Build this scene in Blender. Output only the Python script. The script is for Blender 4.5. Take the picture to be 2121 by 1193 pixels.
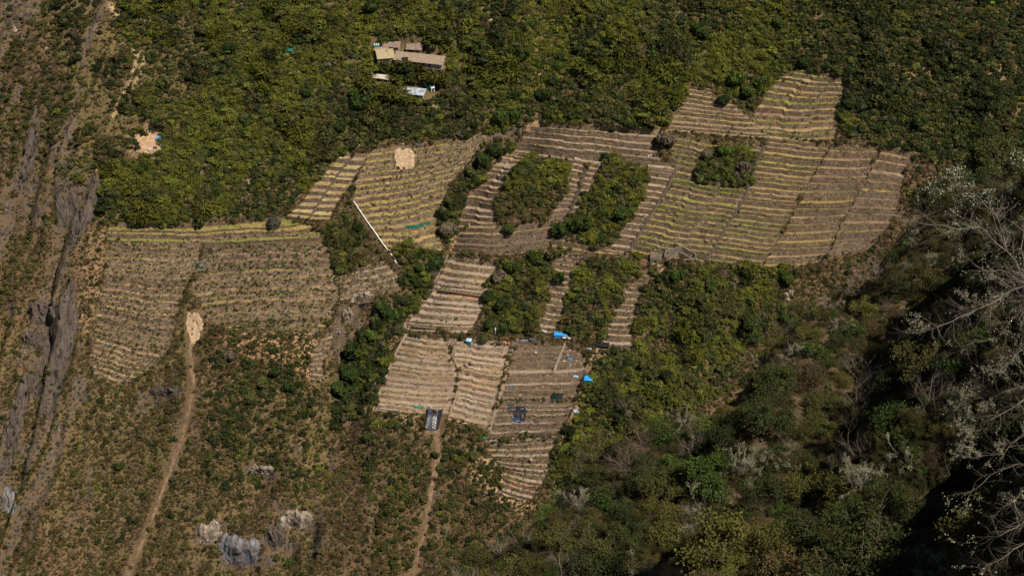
import bpy, bmesh, math, random
import numpy as np
from mathutils import Vector, Matrix, Euler

R = math.radians
for o in list(bpy.data.objects):
    bpy.data.objects.remove(o, do_unlink=True)
scene = bpy.context.scene
COL = scene.collection

# ------------------------------------------------------------------ camera, sky, sun, exposure
PITCH = 34.0
HFOV = 40.0
cam_d = bpy.data.cameras.new('camera')
cam = bpy.data.objects.new('camera', cam_d)
COL.objects.link(cam)
cam.location = (0, 0, 0)
cam.rotation_euler = (R(90 - PITCH), 0, 0)
cam_d.sensor_width = 36.0
cam_d.lens = 18.0 / math.tan(R(HFOV / 2))
cam_d.clip_start = 0.5
cam_d.clip_end = 6000
scene.camera = cam

SUN_EL = 57.0
SUN_DIR = Vector((0.78, -0.62, 0)).normalized() * math.cos(R(SUN_EL)) + Vector((0, 0, math.sin(R(SUN_EL))))
world = bpy.data.worlds.new('World')
scene.world = world
world.use_nodes = True
wn = world.node_tree
for n in list(wn.nodes):
    wn.nodes.remove(n)
w_out = wn.nodes.new('ShaderNodeOutputWorld')
w_bg = wn.nodes.new('ShaderNodeBackground')
w_sky = wn.nodes.new('ShaderNodeTexSky')
w_sky.sky_type = 'NISHITA'
w_sky.sun_disc = False
w_sky.sun_elevation = R(SUN_EL)
w_sky.sun_rotation = math.atan2(SUN_DIR.x, SUN_DIR.y)
w_sky.altitude = 2500
w_bg.inputs['Strength'].default_value = 0.05
wn.links.new(w_sky.outputs[0], w_bg.inputs['Color'])
wn.links.new(w_bg.outputs[0], w_out.inputs['Surface'])
sun_d = bpy.data.lights.new('sun', 'SUN')
sun_d.energy = 5.0
sun_d.angle = R(0.5)
sun_d.color = (1.0, 0.895, 0.75)
sun = bpy.data.objects.new('sun', sun_d)
COL.objects.link(sun)
sun.rotation_euler = SUN_DIR.to_track_quat('Z', 'Y').to_euler()
sun.location = (300, -100, 400)
scene.view_settings.view_transform = 'Standard'
scene.view_settings.look = 'None'
scene.view_settings.gamma = 1.0
scene.view_settings.use_curve_mapping = False
scene.view_settings.exposure = 0.3
scene.render.engine = 'CYCLES'
scene.cycles.max_bounces = 5
scene.cycles.diffuse_bounces = 1
scene.cycles.transmission_bounces = 2
scene.cycles.transparent_max_bounces = 4

# ------------------------------------------------------------------ numbers and noise
PW, PH = 2121.0, 1193.0
FPX = (PW / 2) / math.tan(R(HFOV / 2))
CP, SP = math.cos(R(PITCH)), math.sin(R(PITCH))


def ray(px, py):
    dx = (np.asarray(px, float) - PW / 2) / FPX
    dy = (PH / 2 - np.asarray(py, float)) / FPX
    return dx, CP + dy * SP, -SP + dy * CP


def project(x, y, z):
    t = y * CP - z * SP
    v = y * SP + z * CP
    t = np.where(np.abs(t) < 1e-3, 1e-3, t)
    return PW / 2 + FPX * x / t, PH / 2 - FPX * v / t, t


def hash2(ix, iy, seed):
    h = (ix.astype(np.int64) * 374761393 + iy.astype(np.int64) * 668265263 + seed * 144665) & 0xFFFFFFFF
    h = ((h ^ (h >> 13)) * 1274126177) & 0xFFFFFFFF
    h = h ^ (h >> 16)
    return (h & 0xFFFFFF) / float(0xFFFFFF)


def vnoise(x, y, seed=0):
    x = np.asarray(x, float); y = np.asarray(y, float)
    ix = np.floor(x); iy = np.floor(y)
    fx = x - ix; fy = y - iy
    fx = fx * fx * (3 - 2 * fx); fy = fy * fy * (3 - 2 * fy)
    a = hash2(ix, iy, seed); b = hash2(ix + 1, iy, seed)
    c = hash2(ix, iy + 1, seed); d = hash2(ix + 1, iy + 1, seed)
    return (a * (1 - fx) + b * fx) * (1 - fy) + (c * (1 - fx) + d * fx) * fy


def fbm(x, y, seed=0, octs=4):
    s = 0; amp = 0.5; tot = 0
    for k in range(octs):
        s = s + amp * vnoise(x * 2 ** k + 17.3 * k, y * 2 ** k - 9.1 * k, seed + k * 7)
        tot += amp; amp *= 0.5
    return s / tot


def sstep(a, b, x):
    t = np.clip((x - a) / (b - a), 0, 1)
    return t * t * (3 - 2 * t)


def in_poly(px, py, poly):
    px = np.asarray(px, float); py = np.asarray(py, float)
    inside = np.zeros(px.shape, bool)
    n = len(poly)
    for i in range(n):
        x0, y0 = poly[i]; x1, y1 = poly[(i + 1) % n]
        if y0 == y1:
            continue
        c = ((y0 > py) != (y1 > py)) & (px < (x1 - x0) * (py - y0) / (y1 - y0) + x0)
        inside ^= c
    return inside


def dist_poly(px, py, line):
    d = np.full(np.shape(px), 1e9)
    for (x0, y0), (x1, y1) in zip(line[:-1], line[1:]):
        vx, vy = x1 - x0, y1 - y0
        L = vx * vx + vy * vy + 1e-9
        t = np.clip(((px - x0) * vx + (py - y0) * vy) / L, 0, 1)
        d = np.minimum(d, np.hypot(px - x0 - t * vx, py - y0 - t * vy))
    return d


# ------------------------------------------------------------------ the lie of the land
SL, SX = math.tan(R(37)), 0.15
YC, ZC = 730 * CP, -730 * SP


def plane(x, y):
    return ZC + SL * ((y - YC) + SX * x)


def plane_t(px, py):
    dx, dy, dz = ray(px, py)
    return (ZC - SL * YC) / (dz - SL * (dy + SX * dx))


H0, B0, D0 = 28.0, 0.70, 0.72        # the near spur: a plane falling away from under the camera


def spur_t(px, py):
    dx, dy, dz = ray(px, py)
    return H0 / (-dz + B0 * dx - D0 * dy)


# its edge, where it drops away out of sight, then round behind the camera
EDGE = [(2420, 300), (2300, 330), (2121, 360), (2000, 400), (1915, 455), (1865, 540), (1800, 610), (1700, 640), (1655, 690), (1620, 760), (1560, 850), (1450, 880), (1310, 910), (1205, 985), (1160, 1060), (1100, 1120), (1000, 1180), (900, 1260)]
EDGE_XY = []
for _px, _py in EDGE:
    _t = float(spur_t(_px, _py)); _d = ray(_px, _py)
    EDGE_XY.append((float(_d[0] * _t), float(_d[1] * _t)))
EDGE_XY += [(-22, 50), (-18, 0), (-10, -80), (70, -80), (75, 40)]
print('edge', [tuple(int(q) for q in p) for p in EDGE_XY])


def spur_xy(pts):
    out = []
    for px, py in pts:
        t = float(spur_t(px, py)); d = ray(px, py)
        out.append((float(d[0] * t), float(d[1] * t)))
    return out


GULLIES = [(spur_xy([(2080, 420), (1960, 500), (1890, 590), (1830, 690), (1800, 800)]), 11, 9), (spur_xy([(2060, 800), (1990, 900), (1950, 1040), (1920, 1250)]), 12, 6),
           (spur_xy([(1560, 900), (1420, 1000), (1290, 1100), (1180, 1220)]), 7, 7), (spur_xy([(1700, 930), (1620, 1060), (1560, 1250)]), 6, 5)]


def spur(x, y):
    z = -H0 + B0 * x - D0 * y
    for g, dp, wd in GULLIES:
        z = z - dp * np.exp(-(dist_poly(x, y, g) / wd) ** 2)
    ring = EDGE_XY + [EDGE_XY[0]]
    d = np.where(in_poly(x, y, EDGE_XY), 0.0, dist_poly(x, y, ring))
    return z - 2.1 * d * d / (d + 7.0)


def main_xy(pts):
    out = []
    for px, py in pts:
        t = plane_t(px, py); dx, dy, dz = ray(px, py)
        out.append((float(dx * t), float(dy * t)))
    return out


RAVINE = main_xy([(1050, 280), (985, 360), (930, 460), (900, 550), (835, 640), (760, 720), (710, 820), (690, 930)])
GULLY = main_xy([(1165, 60), (1140, 170), (1090, 270)])
VALLEY = main_xy([(560, 470), (480, 520), (415, 560), (380, 640), (350, 740), (300, 900)])
RAMP = main_xy([(700, 300), (640, 470), (560, 640)])

_fx = np.arange(-350, 350.1, 1.25)
_fy = np.arange(10, 790.1, 1.25)
XS = np.concatenate([-350 - np.array([3000, 1800, 1000, 600, 350, 200, 120, 70, 35, 15, 5.]), _fx, 350 + np.array([5, 15, 35, 70, 120, 200, 350, 600, 1000, 1800, 3000.])])
YS = np.concatenate([10 - np.array([1500, 900, 500, 250, 120, 60, 30, 12, 4.]), _fy, 790 + np.array([5, 15, 35, 70, 120, 200, 350, 600, 1000, 1600, 2400.])])
GX, GY = np.meshgrid(XS, YS)


def main_slope(x, y):
    z = plane(x, y)
    z = z + (fbm(x / 75, y / 75, 3, 2) - 0.5) * 9
    z = z - 9 * np.exp(-(dist_poly(x, y, RAVINE) / 13) ** 2)
    z = z - 7 * np.exp(-(dist_poly(x, y, GULLY) / 14) ** 2)
    z = z - 4 * np.exp(-(dist_poly(x, y, VALLEY) / 26) ** 2)
    z = z + 4 * np.exp(-(dist_poly(x, y, RAMP) / 30) ** 2)
    return np.maximum(z, -760 + .02 * x + (fbm(x / 60, y / 60, 9, 2) - .5) * 8)


ZM = main_slope(GX, GY)              # the terraced mountainside alone
_sp = spur(GX, GY)
ZS = np.maximum(ZM, _sp) + 5.0 * np.log1p(np.exp(-np.abs(ZM - _sp) / 5.0))
SPURW = sstep(-4, 6, _sp - ZM)


def bil(Z, x, y):
    x = np.asarray(x, float); y = np.asarray(y, float)
    i = np.clip(np.searchsorted(XS, x) - 1, 0, len(XS) - 2)
    j = np.clip(np.searchsorted(YS, y) - 1, 0, len(YS) - 2)
    fx = np.clip((x - XS[i]) / (XS[i + 1] - XS[i]), 0, 1)
    fy = np.clip((y - YS[j]) / (YS[j + 1] - YS[j]), 0, 1)
    return (Z[j, i] * (1 - fx) + Z[j, i + 1] * fx) * (1 - fy) + (Z[j + 1, i] * (1 - fx) + Z[j + 1, i + 1] * fx) * fy


def cast(px, py, Z, t0=15.0, t1=1100.0, step=3.0):
    px = np.atleast_1d(np.asarray(px, float)); py = np.atleast_1d(np.asarray(py, float))
    dx, dy, dz = ray(px, py)
    lo = np.full(px.shape, t0); hi = np.full(px.shape, np.nan)
    done = np.zeros(px.shape, bool)
    t = t0
    while t < t1 and not done.all():
        t2 = t + step * max(0.35, t / 400.0)
        below = (dz * t2 < bil(Z, dx * t2, dy * t2)) & ~done
        lo[below] = t; hi[below] = t2
        done |= below
        t = t2
    hi = np.where(np.isnan(hi), t1, hi); lo = np.where(done, lo, t1)
    for _ in range(14):
        m = (lo + hi) / 2
        b = dz * m < bil(Z, dx * m, dy * m)
        hi = np.where(b, m, hi); lo = np.where(b, lo, m)
    m = (lo + hi) / 2
    return np.stack([dx * m, dy * m, dz * m], -1)

# ------------------------------------------------------------------ terrace plots (edges traced down each side)
TAN, YEL, GRN, BRN, DRY, SOIL = (.30, .212, .125), (.30, .23, .085), (.175, .185, .045), (.20, .14, .10), (.21, .146, .086), (.335, .265, .20)
SECT = [
    dict(d='upper plot left of the hanging tree clump', dip=.08, L=[(1428, 178), (1412, 205), (1398, 232), (1385, 258), (1379, 270)], R=[(1500, 190), (1520, 215), (1548, 238), (1575, 262), (1597, 287)], n=10, b=1, pal=[TAN, TAN, TAN, YEL], weed=.15, jog=[(.66, .3)]),
    dict(d='topmost plot right of the hanging tree clump', dip=.05, L=[(1651, 146), (1600, 168), (1583, 196), (1568, 222), (1556, 246), (1576, 268), (1597, 287)], R=[(1786, 150), (1770, 170), (1746, 205), (1738, 240), (1730, 288)], n=12, b=4, pal=[YEL, TAN, YEL, GRN, DRY], weed=.35, jog=[(.32, .5), (.68, -.3)]),
    dict(d='long middle column of the big right slope', L=[(1592, 286), (1570, 330), (1556, 375), (1543, 410), (1517, 450), (1490, 495), (1462, 538)], R=[(1722, 300), (1713, 312), (1696, 340), (1684, 360), (1672, 387), (1651, 425), (1638, 447), (1621, 478), (1606, 505), (1575, 552)], n=26, b=1, pal=[YEL, YEL, GRN, TAN], weed=.12, jog=[(.5, .25)]),
    dict(d='second column from the right edge of the terraces', L=[(1725, 300), (1713, 315), (1684, 362), (1651, 427), (1621, 480), (1590, 530), (1577, 552)], R=[(1830, 300), (1808, 340), (1791, 374), (1774, 403), (1760, 430), (1741, 461), (1722, 510), (1700, 545)], n=15, b=2, pal=[YEL, TAN, DRY, YEL], weed=.15, jog=[]),
    dict(d='outermost column at the right edge of the terraces', L=[(1832, 300), (1808, 342), (1774, 405), (1741, 463), (1722, 512), (1705, 540)], R=[(1900, 318), (1876, 350), (1868, 390), (1862, 430), (1840, 470), (1800, 520)], n=13, b=0, pal=[TAN, DRY, BRN, YEL], weed=.15, jog=[]),
    dict(d='green tinted plot below the square thicket', L=[(1380, 272), (1398, 345), (1384, 385), (1352, 438), (1324, 486), (1304, 520)], R=[(1588, 304), (1570, 342), (1555, 384), (1541, 418), (1515, 456), (1488, 501), (1458, 543)], n=22, b=2, pal=[YEL, GRN, GRN, YEL, TAN], weed=.3, jog=[(.3, .4), (.62, -.5)]),
    dict(d='narrow plot hugging the right side of the long thicket', L=[(1342, 345), (1348, 365), (1326, 403), (1313, 440), (1290, 470), (1270, 497), (1252, 517)], R=[(1402, 352), (1400, 362), (1382, 398), (1350, 450), (1322, 494), (1302, 526)], n=15, b=0, pal=[TAN, YEL, TAN, GRN], weed=.15, jog=[]),
    dict(d='wide tall walled band above the two thickets', L=[(1112, 253), (1096, 265), (1084, 275), (1078, 291), (1062, 307), (1056, 318)], R=[(1372, 267), (1362, 285), (1352, 301), (1374, 327), (1392, 342), (1400, 356)], n=6, b=0, pal=[TAN, TAN, SOIL, TAN], weed=.1, jog=[(.3, .2), (.45, -.25), (.7, .2)]),
    dict(d='left strip beside the wooded ravine', pale=1.1, L=[(1050, 310), (1032, 326), (1005, 360), (983, 388), (960, 415), (950, 445), (946, 470)], R=[(1100, 318), (1075, 340), (1052, 370), (1040, 400), (1030, 425), (1025, 445), (1030, 474)], n=14, b=1, pal=[TAN, SOIL, TAN, BRN], weed=.1, jog=[(.5, .4)]),
    dict(d='band under the left thicket', L=[(946, 472), (946, 486), (942, 505), (932, 524)], R=[(1142, 458), (1144, 478), (1140, 500), (1138, 520)], n=5, b=6, pal=[TAN, BRN, DRY], weed=.12, jog=[(.3, .3), (.6, -.3)]),
    dict(d='short band under the long thicket', L=[(1146, 480), (1144, 500), (1142, 522)], R=[(1252, 508), (1282, 516), (1310, 532)], n=3, b=4, pal=[DRY, YEL, BRN], weed=.3, jog=[(.5, .3)]),
    dict(d='ladder of treads between the two thickets', L=[(1190, 330), (1172, 358), (1163, 385), (1150, 418), (1138, 456)], R=[(1216, 337), (1208, 360), (1198, 390), (1186, 420), (1172, 452)], n=12, b=0, pal=[TAN, SOIL, TAN], weed=.03, jog=[]),
    dict(d='slim ladder against the long thicket', L=[(1221, 338), (1213, 360), (1203, 390), (1191, 420), (1177, 450)], R=[(1246, 342), (1236, 362), (1222, 390), (1210, 415), (1192, 450)], n=10, b=0, pal=[TAN, BRN], weed=.03, jog=[]),
    dict(d='central plot with the green seed beds', dip=-.02, pale=1.7, L=[(931, 530), (921, 551), (901, 588), (868, 631), (843, 668), (828, 684)], R=[(1030, 546), (1016, 588), (1008, 615), (995, 648), (978, 678), (970, 690)], n=12, b=0, pal=[SOIL, SOIL, TAN], weed=.08, jog=[(.12, .3)]),
    dict(d='pale lower plot beside the ravine', dip=-.03, pale=2.0, L=[(840, 690), (817, 735), (801, 764), (788, 806), (774, 850)], R=[(943, 701), (936, 735), (950, 768), (944, 815), (930, 856)], n=15, b=3, pal=[SOIL, SOIL, TAN], weed=.04, jog=[(.4, .3)]),
    dict(d='pale lower plot beside the dividing stairway', dip=-.03, pale=1.9, L=[(946, 701), (939, 735), (953, 768), (947, 815), (933, 850), (924, 868)], R=[(1060, 712), (1047, 747), (1041, 774), (1033, 802), (1024, 844), (1012, 888)], n=15, b=0, pal=[SOIL, TAN, SOIL], weed=.04, jog=[(.35, .4)]),
    dict(d='brown earth plot strewn with blue sheets', pale=1.1, L=[(1068, 703), (1055, 750), (1046, 794), (1036, 826)], R=[(1168, 711), (1216, 738), (1212, 765), (1204, 790), (1194, 822)], n=9, b=2, pal=[BRN, BRN, BRN, SOIL], weed=.03, jog=[(.6, .35)]),
    dict(d='brown plot around the black tarps', L=[(1034, 832), (1024, 860), (1016, 886), (1008, 908)], R=[(1192, 828), (1184, 850), (1172, 872), (1158, 898)], n=8, b=0, pal=[BRN, BRN, SOIL], weed=.15, jog=[(.55, .4)]),
    dict(d='lowest tail of the terraces', L=[(1006, 914), (1012, 935), (1026, 952), (1044, 972), (1042, 992), (1030, 1018)], R=[(1155, 904), (1148, 926), (1142, 958), (1130, 985), (1122, 1010), (1096, 1040)], n=12, b=3, pal=[SOIL, TAN, SOIL], weed=.35, jog=[]),
    dict(d='overgrown strip at the edge of the right hand scrub', L=[(1340, 560), (1306, 590), (1287, 606), (1270, 641), (1262, 668), (1250, 695), (1243, 722)], R=[(1378, 556), (1345, 582), (1332, 608), (1322, 635), (1314, 668), (1310, 692), (1310, 725)], n=14, b=2, pal=[TAN, DRY, YEL], weed=.3, jog=[]),
    dict(d='dim strip between the two lower thickets', L=[(1128, 524), (1138, 556), (1138, 590), (1130, 640), (1110, 684)], R=[(1206, 534), (1190, 560), (1180, 590), (1170, 640), (1150, 690)], n=14, b=1, pal=[DRY, YEL, BRN], weed=.3, jog=[]),
    dict(d='ladder of broad treads at the upper left', dip=-.12, L=[(704, 316), (690, 330), (676, 348), (662, 364), (640, 395), (618, 425), (592, 448)], R=[(762, 318), (752, 338), (742, 352), (730, 374), (712, 402), (694, 430), (682, 456)], n=10, b=1, pal=[(.36, .285, .14), YEL, TAN], weed=.08, jog=[(.5, .35)]),
    dict(d='tall walled band below the left forest edge', dip=0.0, L=[(226, 460), (223, 476), (222, 498)], R=[(592, 450), (640, 464), (688, 488)], n=3, b=8, pal=[(.28, .25, .08), YEL, GRN], weed=.2, jog=[(.33, .35), (.5, -.3), (.75, .3)]),
    dict(d='weedy left plot above the landslide', pale=1.35, L=[(224, 502), (220, 530), (214, 570), (204, 620), (194, 680), (186, 740), (190, 780)], R=[(424, 500), (402, 560), (384, 600), (366, 650), (358, 695), (345, 735), (262, 800)], n=26, b=2, pal=[TAN, DRY, TAN, YEL], weed=.75, jog=[(.45, .4), (.75, -.3)]),
    dict(d='weedy plot right of the valley crease', pale=1.35, L=[(428, 500), (408, 560), (396, 600), (424, 640), (440, 676), (500, 690)], R=[(690, 490), (680, 530), (700, 562), (702, 610), (690, 660), (650, 704)], n=19, b=-7, pal=[DRY, TAN, DRY, YEL], weed=.9, jog=[(.3, .3), (.6, .3), (.8, -.5)]),
    dict(d='curved plot around the pale pit near the ravine', dip=-.05, pale=1.15, L=[(764, 312), (748, 345), (735, 378), (732, 415), (758, 455), (782, 490), (806, 520)], R=[(1030, 268), (1000, 300), (968, 340), (930, 388), (910, 430), (905, 470), (922, 520)], n=17, b=4, pal=[YEL, YEL, (.34, .245, .10), TAN], weed=.55, jog=[(.3, .3), (.7, -.4)]),
    dict(d='dry slope plot under the white pipe', pale=1.4, L=[(700, 562), (704, 590), (704, 622)], R=[(800, 540), (828, 572), (838, 600)], n=5, b=2, pal=[DRY, TAN], weed=.7, jog=[(.5, .3)]),
    dict(d='narrow stone ladder above the scrub', L=[(648, 706), (644, 740), (640, 784)], R=[(688, 700), (672, 740), (668, 788)], n=8, b=0, pal=[DRY, TAN], weed=.4, jog=[]),
]


def along(line, s):
    a = np.array(line, float)
    d = np.concatenate([[0], np.cumsum(np.hypot(*(a[1:] - a[:-1]).T))])
    d /= d[-1]
    return np.stack([np.interp(s, d, a[:, 0]), np.interp(s, d, a[:, 1])], -1)


TPX, TPY, TT = project(GX, GY, ZM)
rngT = np.random.RandomState(5)
sect_mask = np.zeros(GX.shape)
lower = np.zeros(GX.shape)
for s in SECT:
    rngS = np.random.RandomState(sum(ord(c) for c in s['d']))
    n = s['n']
    k = np.arange(n + 1) + np.concatenate([[0], rngS.uniform(-.24, .24, n - 1), [0]])
    s['k'] = k / n
    l = along(s['L'], s['k']); r = along(s['R'], s['k'])
    wid = np.hypot(*(r - l).T).max()
    m = max(8, int(wid / 4.5))
    u = np.linspace(0, 1, m)
    # neighbouring rows are offset where a cross wall breaks them
    sh = np.zeros(m)
    for (ju, js) in s['jog']:
        sh += .6 * js * sstep(ju - .012, ju + .012, u)
    sh = sh * np.clip(np.minimum(u, 1 - u) * 12, 0, 1)
    P = np.zeros((n + 1, m, 2))
    for i in range(n + 1):
        kk = np.clip(s['k'][i] + sh / n * (0 if i in (0, n) else 1), 0, 1)
        li = along(s['L'], kk); ri = along(s['R'], kk)
        p = li * (1 - u[:, None]) + ri * u[:, None]
        p[:, 1] += s['b'] * 4 * u * (1 - u)
        if i not in (0,):
            p[:, 1] += (vnoise(u * wid / 30, np.full(m, i * 3.7), 11 + n) - .5) * 1.5
            p[:, 1] += (vnoise(u * wid / 9, np.full(m, i * 5.1), 12 + n) - .5) * 1.2
        P[i] = p
    s['P'] = P; s['u'] = u; s['m'] = m
    W3 = cast(P[..., 0].ravel(), P[..., 1].ravel(), ZM).reshape(n + 1, m, 3)
    s['W'] = W3
    s['h'] = float(np.median(np.abs(W3[:-1, :, 2] - W3[1:, :, 2])))
    poly = [tuple(q) for q in P[0]] + [tuple(q) for q in P[1:, -1]] + [tuple(q) for q in P[-1][::-1]] + [tuple(q) for q in P[1:-1, 0][::-1]]
    s['poly'] = poly
    inside = in_poly(TPX, TPY, poly) & (TT > 500) & (SPURW < .5)
    sect_mask[inside] = 1
    lower[inside] = np.maximum(lower[inside], 1.25 * s['h'] + .9)


def hull_clear(px, py, grow=0):
    """True where a picture point lies on a terrace plot."""
    o = np.zeros(np.shape(px), bool)
    for s in SECT:
        o |= in_poly(px, py, s['poly'])
    return o


# ------------------------------------------------------------------ finished ground heights
def blur(a, k=1):
    for _ in range(k):
        b = a.copy()
        b[1:-1, 1:-1] = (a[1:-1, 1:-1] * 4 + a[:-2, 1:-1] + a[2:, 1:-1] + a[1:-1, :-2] + a[1:-1, 2:]) / 8
        a = b
    return a


soft = np.clip(blur(sect_mask, 6) * 1.6, 0, 1)
rough = 1 - soft
farm = 1 - SPURW          # the far slope, as against the near spur
n2 = (fbm(GX / 24, GY / 24, 21, 3) - .5) * 3.6 + (fbm(GX / 34, GY / 70, 23, 2) - .5) * 9 * sstep(300, 240, TPY)
n3 = (fbm(GX / 7, GY / 7, 31, 3) - .5) * (1.5 + 2.2 * ((TPY > 640) | (TPX < 240)))
# left: steep slabs and ribs that run down towards the lower left
ribu = (GX * .97 - GY * .24) / 15
ribv = (GX * .24 + GY * .97) / 80
rib = 1 - np.abs(2 * fbm(ribu + (fbm(GX / 40, GY / 40, 5, 2) - .5) * 1.4, ribv, 41, 3) - 1)
leftw = sstep(235, 130, TPX - (TPY - 600) * -.12) * farm
lowerw = sstep(720, 850, TPY) * sstep(1120, 900, TPX) * farm
Z = ZS + rough * (n2 + n3)
Z = Z + rough * leftw * (rib - .6) * 15 + rough * lowerw * (1 - leftw) * (rib - .6) * 4.5
# a long ledge: everything to its left has slipped a few metres
LEDGE = main_xy([(215, 330), (190, 410), (150, 470), (118, 540), (105, 620), (112, 700), (92, 800), (66, 900), (40, 1010), (-10, 1180)])
_ldx, _ldy = np.array(LEDGE).T
_lx = np.interp(GY, _ldy[::-1], _ldx[::-1])
Z = Z - 10 * sstep(1.2, -3.0, GX - _lx) * sstep(-80, -20, GX - _lx) * farm * rough * (GY < _ldy[0]) * sstep(0, 25, _ldy[0] - GY)
# the small cliffs low on the slope
for (cx, cy, w, hh) in [(440, 1098, 34, 7), (505, 1135, 46, 13), (580, 1100, 32, 10), (625, 1062, 36, 9), (585, 1050, 24, 5), (540, 965, 26, 5), (755, 600, 20, 7), (722, 640, 22, 8), (705, 670, 22, 6), (320, 800, 34, 5),
                        (100, 640, 26, 7), (80, 700, 20, 6), (68, 780, 18, 5), (1640, 1000, 1, 0)]:
    (qx, qy), = main_xy([(cx, cy)])
    sc = 0.25
    wv = np.exp(-((GX - qx) / (w * sc)) ** 4)
    edge = qy + (fbm(GX / 5, GY * 0 + cx, 77, 3) - .5) * 5
    Z = Z - hh * wv * sstep(0.8, -1.2, GY - edge) * sstep(-hh * 3.2, -hh * 1.2, GY - edge) * farm
# spur: lumpy
Z = Z + (1 - farm) * (fbm(GX / 14, GY / 14, 51, 4) - .5) * 7
# flat pads for the houses and the clearing
PADS = []


def pad(px, py, rx, ry, dz=0):
    p = cast(px, py, Z)[0]
    PADS.append((p, rx, ry))
    return p


pads = [((868, 124), 19, 6.5), ((808, 106), 7, 4), ((858, 112), 6, 4), ((786, 168), 7, 4), ((850, 196), 10, 4.5), ((893, 190), 4, 3), ((302, 296), 9, 7.5)]
for (c, rx, ry) in pads:
    p = cast(c[0], c[1], Z)[0]
    d = np.maximum(np.abs(GX - p[0]) / rx, np.abs(GY - p[1]) / ry)
    wq = sstep(1.35, 1.0, d)
    Z = Z * (1 - wq) + wq * (p[2] + (fbm(GX / 4, GY / 4, 61, 2) - .5) * .3)
ZO = Z.copy()                        # open ground, terraces filled in
Z = Z - lower * (blur(sect_mask, 1) > .72)
# dirt bank behind the pale pits etc. is part of the same sheet


def gz(x, y):
    return bil(ZO, x, y)


def at(px, py):
    """ground point seen at a picture point"""
    p = cast(px, py, ZO)[0]
    return Vector(p.tolist())


def mpp(p):
    return (p.y * CP - p.z * SP) / FPX

# ------------------------------------------------------------------ material helpers
class NT:
    def __init__(self, name):
        self.m = bpy.data.materials.new(name)
        self.m.use_nodes = True
        self.t = self.m.node_tree
        for n in list(self.t.nodes):
            self.t.nodes.remove(n)
        self.out = self.t.nodes.new('ShaderNodeOutputMaterial')

    def n(self, kind, **kw):
        nd = self.t.nodes.new('ShaderNode' + kind)
        for k, v in kw.items():
            if k in nd.inputs:
                self.put(nd.inputs[k], v)
            else:
                setattr(nd, k, v)
        return nd

    def put(self, sock, v):
        if isinstance(v, bpy.types.NodeSocket):
            self.t.links.new(v, sock)
        elif isinstance(v, (tuple, list)) and len(v) == 3 and sock.type == 'RGBA':
            sock.default_value = (*v, 1)
        else:
            sock.default_value = v

    def pos(self):
        if not hasattr(self, '_pos'):
            self._pos = self.n('NewGeometry').outputs['Position']
        return self._pos

    def noise(self, scale, detail=3, rough=.55, vec=None, dist=0):
        nd = self.n('TexNoise', Scale=scale, Detail=detail, Roughness=rough, Distortion=dist)
        self.put(nd.inputs['Vector'], vec if vec is not None else self.pos())
        return nd.outputs['Fac']

    def ramp(self, fac, stops):
        nd = self.n('ValToRGB', Fac=fac)
        e = nd.color_ramp.elements
        while len(e) < len(stops):
            e.new(.5)
        for el, (p, c) in zip(e, stops):
            el.position = p
            el.color = (*c, 1) if isinstance(c, (tuple, list)) else (c, c, c, 1)
        return nd.outputs['Color']

    def mix(self, fac, a, b, mode='MIX'):
        nd = self.t.nodes.new('ShaderNodeMix')
        nd.data_type = 'RGBA'; nd.blend_type = mode
        self.put(nd.inputs[0], fac); self.put(nd.inputs[6], a); self.put(nd.inputs[7], b)
        return nd.outputs[2]

    def math(self, op, a, b=0.0):
        nd = self.t.nodes.new('ShaderNodeMath'); nd.operation = op
        self.put(nd.inputs[0], a); self.put(nd.inputs[1], b)
        return nd.outputs[0]

    def attr(self, name, typ='GEOMETRY', out='Color'):
        nd = self.t.nodes.new('ShaderNodeAttribute'); nd.attribute_name = name; nd.attribute_type = typ
        return nd.outputs[out]

    def scalevec(self, s, rot=(0, 0, 0)):
        nd = self.n('Mapping'); self.put(nd.inputs['Vector'], self.pos())
        nd.inputs['Scale'].default_value = s; nd.inputs['Rotation'].default_value = rot
        return nd.outputs[0]

    def bump(self, h, strength=.5, dist=.2):
        nd = self.n('Bump', Strength=strength, Distance=dist); self.put(nd.inputs['Height'], h)
        return nd.outputs[0]

    def done(self, color, rough=.9, normal=None, trans=0.0, spec=.2, metal=0.0):
        b = self.n('BsdfPrincipled', Roughness=rough)
        self.put(b.inputs['Base Color'], color)
        b.inputs['Specular IOR Level'].default_value = spec
        self.put(b.inputs['Metallic'], metal)
        if normal is not None:
            self.put(b.inputs['Normal'], normal)
        sh = b.outputs[0]
        if trans:
            tr = self.n('BsdfTranslucent'); self.put(tr.inputs['Color'], color)
            mx = self.n('MixShader'); mx.inputs[0].default_value = trans
            self.t.links.new(sh, mx.inputs[1]); self.t.links.new(tr.outputs[0], mx.inputs[2])
            sh = mx.outputs[0]
        self.t.links.new(sh, self.out.inputs['Surface'])
        return self.m


MATS = {}


def plain(name, col, rough=.8, var=.25, scale=1.2, spec=.25, metal=0.0, trans=0.0):
    """a weathered single colour material"""
    if name in MATS:
        return MATS[name]
    t = NT(name)
    f = t.noise(scale, 4, .6)
    d = tuple(c * (1 - var) for c in col); l = tuple(min(1, c * (1 + var)) for c in col)
    c = t.ramp(f, [(.3, d), (.7, l)])
    MATS[name] = t.done(c, rough, t.bump(f, .3, .05), trans, spec, metal)
    return MATS[name]


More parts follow.
